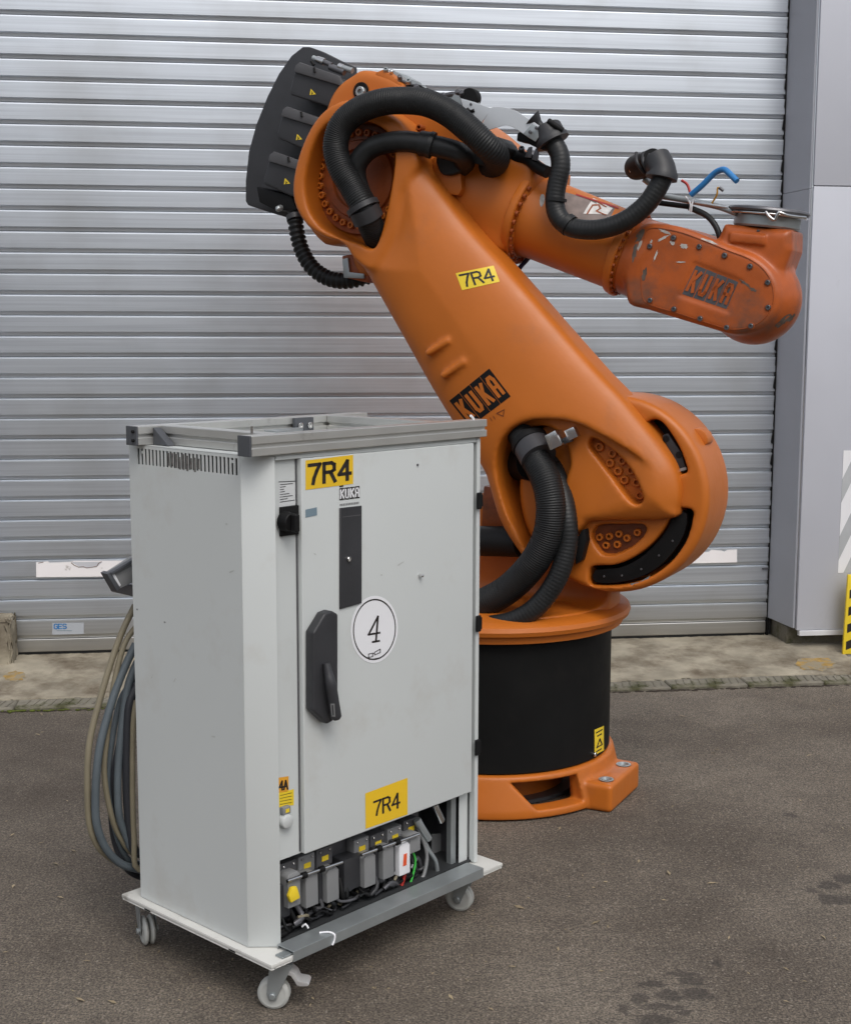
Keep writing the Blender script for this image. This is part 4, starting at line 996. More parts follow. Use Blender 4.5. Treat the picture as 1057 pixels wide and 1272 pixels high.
prism('bracket_edge', [CAB.ry(u, v, yb).xz[:] for u, v in ((137, 711), (169, 692), (169, 696), (139, 714))], yb - .004, yb + .0115, M_ENDC, MB, 'y', .001)
prism('bracket_lip', [CAB.ry(u, v, yb).xz[:] for u, v in ((140, 713), (143, 711), (152, 727), (150, 729))], yb + .004, yb + .011, M_WHT, MB, 'y', .001)

# ------------------------------------------------------------------ industrial robot
RB = tag(empty('industrial_robot', ROB), 'large orange articulated robot arm with black hoses on a black round base', 'robot')
def R(u, v, y): return ROB.ry(u, v, y)
def R2(pts, y, n=5, closed=True): return [(R(u, v, y).x, R(u, v, y).z) for u, v in (cr(pts, n, closed) if n else pts)]
# base: foot casting, black drum, turntable
g = Grid((-.62, -.62, -.01), (.62, .62, .19), .006)
rr = np.sqrt(g.X ** 2 + g.Y ** 2); ang = np.arctan2(g.Y, g.X)
Rz = .470 - np.clip((g.Z - .03) / .12, 0, 1) * .030
ring = np.maximum(np.maximum(rr - Rz, .40 - rr), np.abs(g.Z - .075) - .07)
lid = np.maximum(rr - .428, np.abs(g.Z - .135) - .011)
Fv = np.minimum(ring, lid)
for k in range(4):                      # cast windows in the flared foot
    aw = math.radians(-37 + 90 * k); d = (ang - aw + np.pi) % (2 * np.pi) - np.pi
    win = np.maximum(np.abs(d + (g.Z - .07) * 1.2) - .235 - (g.Z - .07) * .9, -9) * .44
    win = np.maximum(win, np.maximum(np.abs(g.Z - .078) - .045, .31 - rr))
    Fv = smax(Fv, -win, .005)
hub = np.maximum(np.maximum(rr - .27, .24 - rr), np.abs(g.Z - .07) - .065); Fv = np.minimum(Fv, hub)
feet = None
for k in range(4):
    a = math.pi / 2 * k; c, s_ = round(math.cos(a)), round(math.sin(a))
    xl = g.X * c + g.Y * s_; yl = -g.X * s_ + g.Y * c
    dx_ = np.abs(xl - .45) - .072; dy_ = np.abs(yl - (-.02)) - .15; dz_ = np.abs(g.Z - .049) - .048
    q_ = np.sqrt(np.maximum(dx_ + .012, 0) ** 2 + np.maximum(dy_ + .012, 0) ** 2 + np.maximum(dz_ + .012, 0) ** 2) + np.minimum(np.maximum(dx_, np.maximum(dy_, dz_)) + .012, 0) - .012
    for yy in (-.11, .07):
        q_ = np.maximum(q_, -(np.sqrt((xl - .482) ** 2 + (yl - yy) ** 2) - .020))
    rib = np.maximum(np.maximum(np.abs(yl + .02) - .11, np.abs(xl - .40) - .06 + (g.Z - .07) * .8), np.abs(g.Z - .11) - .03)
    q_ = smin(q_, rib, .01); feet = q_ if feet is None else np.minimum(feet, q_)
Fv = smin(Fv, feet, .008)
FOOT = sdf_obj('base_foot', Fv, g, M_OR, RB)
M_FOOTIN = M_DRK
lathe('base_floor', [(0, .32), (.012, .32), (.012, 0)], (0, 0, .004), (0, 0, 1), M_DST, RB, 48)
for k in range(4):
    a = math.pi / 2 * k
    for yy in (-.11, .07):
        x_, y_ = .482, yy; xx = x_ * math.cos(a) - y_ * math.sin(a); yy2 = x_ * math.sin(a) + y_ * math.cos(a)
        lathe('foot_washer', [(0, .015), (.0975, .0185), (.0975, .026), (.099, .026), (.099, .0185), (.09, .015)], (xx, yy2, 0), (0, 0, 1), M_STL, RB, 24)
lathe('base_drum', [(0, .420), (.006, .4275), (.455, .4275), (.462, .42)], (0, 0, .146), (0, 0, 1), M_DRUM, RB, 120, 20)
tur = lathe('turntable', [(0, .40), (.0, .455), (.004, .466), (.022, .468), (.028, .476), (.032, .488), (.046, .493), (.060, .488), (.068, .476), (.074, .45), (.090, .30), (.095, 0)], (0, 0, .596), (0, 0, 1), M_OR, RB, 140, 24)
sfb = Surf(bpy.data.objects['base_drum'], ROB)
decal('warning_label', sfb, [(738, 906.5), (749.5, 901.5), (749.5, 932), (738, 938)], M_YEL2, RB, .0008)
decal('warning_label_print', sfb, [(738, 906.5), (749.5, 901.5), (749.5, 932), (738, 938)], M_INK, RB, .0014, quads([[(.2, .15), (.8, .12)], [(.3, .3), (.7, .28)], [(.25, .75), (.55, .45), (.8, .72), (.25, .75)], [(.2, .9), (.7, .88)]], .05, .4))
q = Vector((.4275 * math.cos(-.17), .4275 * math.sin(-.17), .166)); bolt(RB, q, (q.x, q.y, 0), .008, .01, M_CHR, 'bolt', False)

# rotating column with the drum of the main joint
A2 = R(757, 614.5, -.2); ax_, az_ = A2.x, A2.z
g = Grid((-.52, -.36, .60), (.90, .34, 1.45), .0085)
col = g.poly(R2([(560, 820), (560, 640), (600, 600), (650, 590), (700, 560), (755, 600), (772, 680), (776, 728), (777, 742), (777, 800), (777, 830)], -.1, 0))
Fv = slab(col, g.Y, -.03, .28, .04)
dd = np.sqrt((g.X - ax_) ** 2 + (g.Z - az_) ** 2)
Fv = smax(Fv, -(np.maximum(np.sqrt((g.X + .02) ** 2 + (g.Z - .98) ** 2) - .26, g.Y + .06)), .03)
drum = slab(dd - .323, g.Y, -.20, .07, .022)
Fv = smin(Fv, drum, .015)
base_ = np.maximum(np.sqrt(g.X ** 2 + g.Y ** 2) - .43, np.abs(g.Z - .64) - .038); Fv = smin(Fv, base_, .06)
Fv = np.maximum(Fv, np.sqrt(g.X ** 2 + g.Y ** 2) - .455 - 10 * (g.Z > .735))
# arc slots in the drum's face
S1 = R2([(803, 524), (812, 521), (822, 525), (836, 544), (846, 563), (853, 585), (850, 588), (840, 590), (836, 586), (826, 562), (812, 544), (801, 533)], -.2, 3)
S2 = R2([(836, 632), (840, 631), (857, 633), (860, 640), (853, 668), (838, 692), (818, 710), (795, 722), (768, 728), (735, 728), (730, 722), (732, 706), (738, 703), (763, 702), (787, 692), (808, 676), (824, 656)], -.2, 3)
slots = np.minimum(g.poly(S1), g.poly(S2))
Fv = smax(Fv, -np.maximum(slots, g.Y + .10), .006)
W2 = R2([(737, 657), (745, 652), (770, 651), (798, 652), (802, 658), (796, 669), (780, 682), (760, 690), (748, 689), (740, 680), (734, 668)], -.2, 3)
Fv = smax(Fv, -np.maximum(g.poly(W2), np.abs(g.Y + .2) - .035), .006)
COL = sdf_obj('rotating_column', Fv, g, M_OR, RB)
prism('slot_lining', R2([(800, 522), (822, 522), (851, 586), (838, 590), (802, 540)], -.2, 0), -.125, -.110, M_BLK, COL, bevel=0)
prism('slot_lining', R2([(830, 632), (856, 634), (850, 668), (832, 696), (794, 719), (734, 725), (732, 704), (780, 696), (816, 668)], -.2, 0), -.125, -.110, M_BLK, COL, bevel=0)
sc1 = prism('slot_cover', R2([(822, 541), (829, 538), (846, 563), (852, 585), (840, 588), (833, 565)], -.185, 0), -.185, -.15, M_PLA, COL, bevel=.003)
prism('slot_cover_edge', R2([(841, 583), (851, 580), (852, 583.5), (841, 586.5)], -.19, 0), -.1875, -.1855, M_STL, sc1, bevel=0)
for u, v in ((827, 545), (843, 565)): q = R(u, v, -.186); bolt(sc1, (q.x, -.1855, q.z), (0, -1, 0), .011, .0015, M_BLK, 'hole', False)
sc2 = prism('slot_cover', R2([(838, 636), (853, 638), (849, 664), (834, 688), (815, 706), (792, 718), (766, 724), (738, 723), (739, 708), (766, 706), (790, 696), (811, 679), (829, 656)], -.18, 2), -.18, -.15, M_BLK, COL, bevel=.003)
for u, v in ((835, 672), (818, 690), (796, 707), (772, 715), (750, 716)): q = R(u, v, -.181); bolt(sc2, (q.x, -.1805, q.z), (0, -1, 0), .0035, .003, M_DST, 'screw', False)
prism('steel_strip', R2([(783, 725), (795, 722.5), (807, 715), (806, 719), (796, 725), (786, 727.5)], -.19, 0), -.196, -.186, M_STL, COL, bevel=0)
q = R(872, 546, -.02)
prism('lug', R2([(860, 534), (869, 531), (880, 537), (883, 549), (874, 553), (864, 548)], -.05, 2), -.09, -.02, M_OR, COL, bevel=.01)

# link arm casting
g = Grid((-.66, -.34, .82), (.86, .0, 2.42), .0068)
YP = -.27
body = [(490, 187), (503, 186), (520, 205), (540, 232), (580, 285), (620, 329), (660, 374), (700, 420), (740, 465), (768, 494), (798, 531), (818, 557), (833, 582), (839, 608), (837, 632), (826, 647), (735, 649), (722, 653), (714, 663), (700, 672), (655, 700), (640, 690), (615, 650), (600, 602), (592, 582), (560, 532), (540, 500), (520, 466), (500, 430), (475, 386), (452, 345), (440, 322), (455, 316), (470, 297), (479, 268), (486, 230), (488, 205)]
B = g.poly(R2(body, YP, 4))
Fv = pillow(B, g.Y, -.165, .140, .27, .055)
rim = [(505, 158), (485, 140), (462, 128), (430, 126), (402, 143), (381, 178), (369, 220), (369.5, 252), (384, 279), (404, 294), (430, 303), (446, 325), (470, 335), (495, 290), (505, 240), (525, 200)]
Rm = g.poly(R2(rim, -.25, 4))
Fv = smin(Fv, slab(Rm, g.Y, -.28, -.09, .018), .02)
# recess of the upper joint, open in front
pocket = R2([(446, 148), (420, 148), (400, 160), (386, 187), (378, 225), (382, 258), (397, 281), (420, 295), (444, 302), (461, 309), (470, 296), (479, 262), (486, 225), (489, 196), (486, 175), (472, 158)], -.28, 4)
Pk = g.poly(pocket); Fv = smax(Fv, -slab(Pk, g.Y, -.40, -.155, .02), .014)
# raised lip round the lower joint, and the recess inside it
low = [(628, 640), (618, 605), (616, 575), (622, 550), (636, 532), (660, 522), (690, 521), (716, 526), (745, 541), (772, 557), (798, 577), (812, 602), (817, 630), (815, 660), (722, 662), (712, 680), (690, 700), (655, 690), (640, 660)]
Lw = g.poly(R2(low, -.29, 4)); pf0, pf1 = R(748, 606, -.27), R(812, 640, -.27); fd_ = np.array([pf1.x - pf0.x, pf1.z - pf0.z]); fl_ = float(fd_ @ fd_)
ft_ = np.clip(((g.X - pf0.x) * fd_[0] + (g.Z - pf0.z) * fd_[1]) / fl_, 0, 1)
Fv = smax(Fv, -np.maximum(Lw, g.Y + .245 + .05 * ft_), .016)
hol = [(632, 632), (622, 600), (621, 570), (632, 545), (655, 532), (678, 530), (697, 545), (706, 575), (700, 600), (700, 650), (700, 690), (660, 690), (645, 665)]
Hl = g.poly(R2(hol, -.25, 4)); Fv = smax(Fv, -slab(Hl, g.Y, -.5, -.075, .02), .015)
# two raised ribs
for a, b_ in (((535, 438), (557, 424)), ((554, 466), (577, 450))):
    pa, pb_ = R(*a, -.28), R(*b_, -.29); d_ = np.array([pb_.x - pa.x, pb_.z - pa.z]); L_ = float(np.hypot(*d_)); d_ /= L_
    sx_ = (g.X - pa.x) * d_[0] + (g.Z - pa.z) * d_[1]; tx_ = (g.X - pa.x) * -d_[1] + (g.Z - pa.z) * d_[0]
    cap = np.sqrt((sx_ - np.clip(sx_, 0, L_)) ** 2 + tx_ ** 2 * 1.0) - .011
    Fv = np.where(cap < .06, smin(Fv, np.maximum(cap, np.abs(g.Y - (-.275 + .0 * sx_)) - .034), .006), Fv)
# two recessed windows with bolts over the drum
W1 = R2([(735, 545), (741, 544), (760, 556), (779, 573), (793, 590), (803, 610), (804, 620), (797, 625), (788, 622), (768, 600), (745, 570), (734, 555)], -.222, 3)
Fv = smax(Fv, -np.maximum(g.poly(W1), np.abs(g.Y + .235) - .055), .006)
ARM = sdf_obj('link_arm', Fv, g, M_OR, RB, 3)
prism('window_floor', W1, -.192, -.1765, M_RECSH, ARM, bevel=0)
for u, v in ((745, 555), (761, 563), (758, 575), (773, 572), (768, 585), (784, 584), (776, 596), (791, 599), (795, 615)):
    q = R(u, v, -.203); bolt(ARM, (q.x, -.190, q.z), (0, -1, 0), .0155, .022, M_OR)
prism('window_floor', W2, -.172, -.1655, M_RECSH, COL, bevel=0)
for u, v in ((743, 668), (755, 667), (767, 664), (751, 678), (765, 677), (777, 669), (790, 662)):
    q = R(u, v, -.19); bolt(COL, (q.x, -.164, q.z), (0, -1, 0), .0125, .020, M_OR)
# ring of bolts of the upper joint
A3 = R(443, 222, -.2); RBt = .158
lathe('joint_flange', [(0, .185), (.012, .185), (.012, .135), (.022, .130), (.022, .105), (.012, .10), (.012, 0)], (A3.x, -.163, A3.z), (0, -1, 0), M_ORD, ARM, 72)
for k in range(30):
    a = 2 * math.pi * k / 30 + .1; bolt(ARM, (A3.x + RBt * math.cos(a), -.174, A3.z + RBt * math.sin(a)), (0, -1, 0), .0125, .014, M_OR)

# shoulder housing that carries the motors
g = Grid((-.75, -.19, 1.60), (.36, .30, 2.56), .0085)
H_ = R2([(437, 92), (447, 86), (468, 88), (490, 96), (512, 110), (545, 128), (580, 150), (610, 175), (640, 196), (665, 206), (650, 262), (625, 312), (600, 302), (575, 270), (540, 262), (500, 300), (482, 330), (452, 345), (438, 330), (430, 305), (400, 303), (374, 268), (367, 225), (378, 192), (398, 150), (408, 122), (420, 104)], -.13, 3)
Fv = slab(g.poly(H_), g.Y, -.135, .22, .03)
ax1 = R(560, 228, 0); ax2 = R(661, 268, 0)
FO = ax2; FD = Vector((.93138, 0, -.36405)); FN = Vector((.36405, 0, .93138))
sF = (g.X - FO.x) * FD.x + (g.Z - FO.z) * FD.z; tF = (g.X - FO.x) * FN.x + (g.Z - FO.z) * FN.z
cyl = np.maximum(np.sqrt(tF ** 2 + g.Y ** 2) - (.150 + .0 * sF), np.abs(sF + .21) - .21)
Fv = smin(Fv, cyl, .03)
HOU = sdf_obj('shoulder_housing', Fv, g, M_OR, RB, 3)
q = R(448, 113, -.14)
lathe('eye_recess', [(0, .030), (.004, .030), (.005, .026)], (q.x, -.136, q.z), (0, -1, 0), M_BLK, HOU, 32)
lathe('eye_disc', [(0, .026), (.0035, .026), (.0035, 0)], (q.x, -.136, q.z), (0, -1, 0), M_BLK, HOU, 32)
bolt(HOU, (q.x + .004, -.139, q.z - .004), (0, -1, 0), .018, .016, M_STL, 'bolt')
prism('side_block', R2([(538, 196), (572, 190), (575, 235), (571, 243), (540, 240)], -.17, 0), -.18, -.12, M_OR, HOU, bevel=.006)
for u, v in ((536, 207), (536, 222), (537, 236), (499, 152), (507, 156), (520, 158), (526, 166)):
    q = R(u, v, -.18); bolt(HOU, (q.x, -.150, q.z), (0, -1, 0), .011, .03, M_ORD)
prism('lower_block', R2([(428, 318), (440, 316), (462, 340), (462, 352), (432, 345)], -.1, 0), -.12, .1, M_ORD, HOU, bevel=.006)
prism('lower_bracket', R2([(425, 322), (432, 320), (434, 338), (452, 340), (452, 346), (427, 345)], -.13, 0), -.13, -.05, M_STL, HOU, bevel=.002)
prism('top_lug', R2([(471, 92), (480, 88), (494, 97), (505, 108), (498, 112), (474, 104)], -.1, 0), -.13, .05, M_OR, HOU, bevel=.006)
prism('cable_support', R2([(486, 92), (490, 88), (506, 97), (509, 106), (514, 118), (500, 108)], -.05, 0), -.06, .06, M_STL, HOU, bevel=.002)
# motor cover: curved plate and three motors in front of it
MC = prism('motor_guard', R2([(376, 58), (362, 69), (346, 92), (332, 120), (318, 155), (309, 188), (305, 225), (305, 250), (308, 255), (335, 264), (366, 273), (380, 262), (440, 120), (438, 82), (420, 74), (398, 63), (384, 58)], .02, 0), .02, .055, M_PLA, RB, bevel=.006)
boxes = [((368, 82), (372, 80), (424, 97), (437, 120), (412, 135), (400, 130), (361, 118), (360, 112)),
         ((352, 137), (356, 134), (404, 152), (414, 160), (392, 186), (380, 187), (345, 172), (344, 166)),
         ((336, 193), (340, 190), (374, 203), (396, 214), (368, 244), (362, 244), (328, 229), (327, 223))]
for i, b_ in enumerate(boxes):
    mo = prism('motor', R2(b_, -.10, 0), -.10, .018, M_PLA, MC, bevel=.010, seg=3)
    u0, v0 = b_[0]
    top = [(u0 - 1, v0 - 1), (u0 + 4, v0 - 5), (u0 + 53, v0 + 12), (u0 + 58, v0 + 26), (u0 + 50, v0 + 23), (u0 - 3, v0 + 7)]
    prism('motor_ledge', R2(top, -.112, 0), -.112, -.095, M_PLL, mo, bevel=.004)
    tu, tv = ((389, 114), (372, 170), (357, 225))[i]; sfm = Surf(mo, ROB)
    decal('warning_triangle', sfm, [(tu - 4, tv - 4), (tu + 5, tv - 1), (tu + 3, tv + 6), (tu - 4, tv + 4)], M_YEL2, mo, .0008, [[(.15, 0), (.2, 0), (1, .6), (.0, 1)]])
    decal('warning_mark', sfm, [(tu - 4, tv - 4), (tu + 5, tv - 1), (tu + 3, tv + 6), (tu - 4, tv + 4)], M_INK, mo, .0016, quads([[(.32, .35), (.38, .75)], [(.55, .5), (.3, .8)]], .1, 1))
    tube('slot', [R(u0 + 22, v0 + 2, -.115), R(u0 + 23, v0 + 8, -.116)], .004, M_BLK, mo, sides=8, step=.01)
prism('motor', R2([(322, 232), (366, 244), (372, 262), (345, 262), (326, 252)], -.06, 0), -.08, .018, M_BLK, MC, bevel=.006)
lathe('connector', [(0, .011), (.02, .011), (.025, .008), (.03, 0)], R(349, 258, -.09), (0, -1, -.3), M_STL, MC, 20)
bm = None
cpts = [((389, 72), (394, 74), .010, M_STL), ((394, 74), (403, 77), .013, M_CHR), ((403, 77), (412, 81), .009, M_DST), ((410, 83), (428, 90), .012, M_DST), ((421, 82), (426, 84), .011, M_CHR), ((426, 84), (438, 88), .010, M_STL)]
for a, b_, r, m_ in cpts: tube('connector', [R(*a, -.07), R(*b_, -.07)], r, m_, HOU, sides=14, step=.01)
for u, v in ((389, 76), (388, 84)): tube('cable_clip', [R(u - 2, v, -.09), R(u + 1, v + 5, -.09)], .006, M_BLK, HOU, sides=8, step=.01)

# forearm
def on_axis(u): pass
lathe('forearm_tube', [(-.10, .140), (-.03, .152), (-.022, .168), (-.014, .172), (.002, .172), (.006, .168), (.006, .140), (.05, .137), (.20, .134), (.345, .131), (.350, .142), (.366, .146), (.374, .146), (.377, .142), (.377, .126), (.41, .126)], FO, FD, M_OR, RB, 96, 30)
FT = bpy.data.objects['forearm_tube']
def ringbolts(s0, rb, r, n, h, m_, par):
    for k in range(n):
        a = 2 * math.pi * k / n; p = FO + FD * s0 + (FN * math.cos(a) + Vector((0, 1, 0)) * math.sin(a)) * rb
        bolt(par, p, FD, r, h, m_)
ringbolts(.005, .155, .0085, 32, .010, M_ORD, FT)
ringbolts(.376, .135, .0065, 30, .008, M_ORD, FT)
for i, (s0, a0_, a1_) in enumerate(((-.06, 0, 1),)):
    lathe('seam', [(0, .1497), (.002, .1500), (.004, .1497)], FO + FD * -.075, FD, M_ORD, FT, 72)
sft = Surf(FT, ROB)
decal('grey_bare_patch', sft, [(702, 239), (765, 256), (752, 282), (690, 268)], mat('scuffed_primer', (.20, .155, .14), .5, var=.25, scale=30), FT, .0008)
decal('white_bare_patch', sft, [(728, 243), (763, 256), (755, 268), (722, 268)], mat('scuffed_white_primer', (.62, .60, .58), .5, var=.2, scale=40), FT, .0014, [[(.25, 0), (1, .25), (.95, .9), (.05, .9)]])
decal('worn_print', sft, [(728, 243), (763, 256), (755, 268), (722, 268)], M_ORD, FT, .002, quads([[(.2, .9), (.3, .4), (.5, .3), (.6, .5), (.5, .7), (.9, .95)], [(.35, .1), (.75, .3)]], .08, 1.3))
decal('red_edge_line', sft, [(715, 241), (768, 258), (768, 260), (715, 243)], M_RED, FT, .002)
decal('bare_patch', sft, [(668, 240), (680, 242), (677, 256), (668, 258)], mat('scuffed_grey', (.35, .33, .31), .5, var=.3, scale=60), FT, .001, disc_polys(.5, .5, .3, .5, 12))

# wrist casting
g = Grid((.44, -.17, 1.46), (1.10, .17, 2.02), .0055)
yw = -.135
cov = R2([(776, 331), (781, 300), (792, 281), (806, 276), (838, 280), (870, 291), (905, 306), (935, 317), (955, 333), (966, 353), (967, 378), (957, 398), (938, 411), (910, 416), (880, 408), (840, 396), (800, 384), (778, 377), (774, 352)], yw, 3)
Fv = slab(g.poly(cov), g.Y, -.128, .13, .022)
sF = (g.X - FO.x) * FD.x + (g.Z - FO.z) * FD.z; tF = (g.X - FO.x) * FN.x + (g.Z - FO.z) * FN.z
Fv = smin(Fv, np.maximum(np.sqrt(tF ** 2 + g.Y ** 2) - .130, np.abs(sF - .42) - .035), .02)
BC = R(938, 372, 0)
ball = np.sqrt((g.X - BC.x) ** 2 * 1.0 + ((g.Y) * .95) ** 2 + (g.Z - BC.z) ** 2) - .143
Fv = smin(Fv, np.maximum(ball, np.abs(g.Y) - .115), .012)
HD_ = Vector((.117, 0, .993)).normalized(); HN_ = Vector((HD_.z, 0, -HD_.x))
hs_ = (g.X - BC.x) * HD_.x + (g.Z - BC.z) * HD_.z; ht_ = (g.X - BC.x) * HN_.x + (g.Z - BC.z) * HN_.z
hp = sd_poly(np.array([(-.085, 0), (-.125, .10), (-.128, .165), (-.112, .222), (.100, .222), (.108, .16), (.095, .10), (.11, 0)]), ht_[:, 0, :], hs_[:, 0, :])[:, None, :]
Fv = smin(Fv, slab(hp, g.Y, -.102, .102, .03), .015)
Fv = smin(Fv, slab(sd_poly(np.array([(-.085, .165), (.03, .165), (.03, .198), (-.085, .198)]), ht_[:, 0, :], hs_[:, 0, :])[:, None, :], g.Y, -.112, -.09, .006), .004)
# recessed name field
kp = [(861, 324.5), (923, 348.5), (905, 389.5), (842, 368)]
Kp = g.poly(R2(kp, -.128, 0)); Fv = smax(Fv, -np.maximum(Kp, g.Y + .1235), .003)
WR = sdf_obj('wrist', Fv, g, M_ORW, RB, 2)
cpl = R2([(806, 284), (838, 287), (870, 297.5), (903, 311), (930, 321.5), (949, 336), (958.5, 354), (959.5, 376), (950, 394), (933, 405.5), (908, 409), (880, 401.5), (838, 388), (806, 378), (797, 366), (796, 330), (799, 300)], -.1285, 3)
kk = R2(kp, -.1285, 0)
for u, v in ((836, 295.5), (868, 306.6), (899.5, 317.4), (931, 331), (953, 351), (953.5, 382), (932, 405), (902, 407), (869, 396), (836.5, 384), (807, 373), (806.6, 306)):
    q = R(u, v, -.13); bolt(WR, (q.x, -.1275, q.z), (0, -1, 0), .0078, .006, M_DST); lathe('bolt_seat', [(0, .0115), (.0018, .0115), (.0024, .009)], (q.x, -.1275, q.z), (0, -1, 0), M_ORD, WR, 20)
# groove that runs round the cover plate
bmv = []
P3 = [Vector((x, -.1282, z)) for x, z in cpl]; P3.append(P3[0])
tube('cover_seam', P3, .0013, M_ORD, WR, sides=6, step=.01, caps=False)
sw = Surf(WR, ROB); kl = [(864, 329.5), (917, 350.5), (902.5, 384), (846.5, 365)]
decal('name_field', sw, kl, M_DST, WR, .0006, [[(k * .25 + .008, 0), (k * .25 + .242, 0), (k * .25 + .242, 1), (k * .25 + .008, 1)] for k in range(4)])
def thick_letters(name, surf, corners, txt, m_, par, h=.004, w=.115, asp=1.75, x0=.065, x1=.935, y0=.18, y1=.82, gap=1.15):
    V = []; Fc = []
    for q_ in quads(word(txt, x0, x1, y0, y1, gap), w, asp):
        lo_ = []; hi_ = []
        for s_, t_ in q_:
            u, v = bil(corners, s_, t_); a_ = surf.hit(u, v, .0004); b2 = surf.hit(u, v, h)
            if a_ is None: break
            lo_.append(a_); hi_.append(b2)
        if len(lo_) < 4: continue
        b0 = len(V); V += lo_ + hi_; Fc.append((b0 + 4, b0 + 5, b0 + 6, b0 + 7))
        for i in range(4): Fc.append((b0 + i, b0 + (i + 1) % 4, b0 + 4 + (i + 1) % 4, b0 + 4 + i))
    return pyd(name, V, Fc, m_, par)
thick_letters('name_letters', sw, kl, 'KUKA', M_ORW, WR)
Mgr = mat('scraped_metal', (.42, .40, .37), .5, var=.3, scale=50); Mdk = mat('dark_scuff', (.10, .075, .06), .5, var=.4, scale=40)
def blotch(u, v, ru, rv, rot_, m_, seed, surf=sw, par=WR, off=.0007):
    r_ = np.random.default_rng(seed); n = 16; P = []
    for i in range(n):
        a = 2 * math.pi * i / n; k = r_.uniform(.55, 1.15); x, y = ru * k * math.cos(a), rv * k * math.sin(a)
        P.append((u + x * math.cos(rot_) - y * math.sin(rot_), v + x * math.sin(rot_) + y * math.cos(rot_)))
    V = []; h0 = surf.hit(u, v, off)
    if h0 is None: return
    hs_l = [surf.hit(a, b2, off) for a, b2 in P]
    if any(h is None or (h - h0).length > .15 for h in hs_l): return
    pyd('paint_scuff', [h0] + hs_l, [(0, i + 1, (i + 1) % n + 1) for i in range(n)], m_, par)
for a in ((823, 296, 9, 1.8, -.5, Mgr, 1), (808, 303, 7, 1.6, -1.3, Mgr, 2), (814, 318, 8, 1.5, -1.2, Mgr, 3), (849, 306, 5, 3.5, .2, Mgr, 4), (834, 301, 4, 3, 1, Mgr, 5), (845, 325.5, 7, 1, .05, Mgr, 6),
          (795, 292, 4, 12, .5, Mdk, 7), (788, 312, 3, 14, .2, Mdk, 8), (800, 340, 3, 9, .1, Mdk, 9), (972, 399, 12, 4, -.7, Mdk, 10), (935, 360, 6, 2.5, .4, Mdk, 11), (826, 288, 9, 2.5, .4, Mgr, 12), (925, 352, 8, 2, .6, Mdk, 13), (880, 300, 12, 2, .35, Mgr, 14), (982, 395, 7, 3, -.8, Mdk, 15), (794, 305, 2, 8, .3, Mgr, 16)):
    blotch(*a)
# tool flange in steel
hb_ = BC + HD_ * .222
lathe('flange_ring', [(0, .098), (.006, .103), (.034, .103), (.036, .088), (.040, .088), (.040, .112), (.046, .116)], hb_, HD_, M_STL, RB, 72)
FR = bpy.data.objects['flange_ring']
for k in range(16):
    a = 2 * math.pi * k / 16; p = hb_ - HD_ * .010 + (HN_ * math.cos(a) + Vector((0, 1, 0)) * math.sin(a)) * .097
    bolt(FR, p, -HD_, .005, .006, M_DST)
lathe('flange_plate', [(0, .110), (.0, .124), (.006, .127), (.012, .124), (.015, .118), (.015, 0)], hb_ + HD_ * .046, HD_, M_DST, RB, 72)
def Hp(t_, y_, s_): return hb_ + HN_ * t_ + Vector((0, y_, 0)) + HD_ * s_
tube('clamp_wire', [Hp(.02, -.118, .045), Hp(.035, -.124, .03), Hp(.05, -.121, .022), Hp(.055, -.121, .034), Hp(.06, -.119, .046), Hp(.085, -.104, .040), Hp(.122, -.03, .042)], .005, M_CHR, RB, sides=10, step=.006)
tube('clamp_band', [Hp(.118 * math.cos(a), .118 * math.sin(a), .040) for a in np.linspace(-2.6, .4, 24)], .004, M_CHR, RB, sides=8, step=.02)
# support rod and small hoses ahead of the flange
tube('support_rod', [R(800, 240, -.02), R(860, 250, -.04), R(893, 257, -.05), R(915, 265, -.06)], .010, M_STL, RB, sides=14, step=.02)
tube('support_rod', [R(855, 250, -.06), R(905, 258, -.06)], .0055, M_CHR, RB, sides=12, step=.02)
tube('black_sleeve', [R(818, 252, -.04), R(850, 256, -.05), R(858, 257, -.05)], .0085, M_BLK, RB, sides=14, step=.02)
tube('black_hose', [R(856, 258, -.05), R(876, 267, -.06), R(888, 280, -.07), R(894, 296, -.07), R(895, 308, -.06)], .0095, M_HOSE, RB, sides=14, step=.01)
tube('blue_hose', [R(858, 242, -.08), R(872, 230, -.09), R(886, 216, -.10), R(894, 211.5, -.11), R(900, 211, -.12), R(907, 217, -.13), R(915, 225, -.14)], .0095, M_BLU, RB, sides=16, step=.006)
tube('wire', [R(846, 224, -.05), R(853, 229, -.05), R(857, 240, -.06)], .0045, M_RED, RB, sides=8, step=.006)
tube('wire', [R(884, 252, -.06), R(890, 242, -.07), R(891, 233, -.07), R(896, 236, -.07)], .003, mat('orange_wire', (.6, .30, .03), .45), RB, sides=8, step=.004)
tube('wire_tip', [R(893, 233, -.07), R(898, 237, -.07)], .005, M_DST, RB, sides=8, step=.004)
for (u0, v0, u1, v1) in ((851, 244, 856, 262), (861, 246, 858, 264)):
    tube('cable_tie', [R(u0, v0, -.07), R(u1 + 1, (v0 + v1) / 2, -.075), R(u1, v1, -.07)], .0028, M_WHT, RB, sides=8, step=.005)
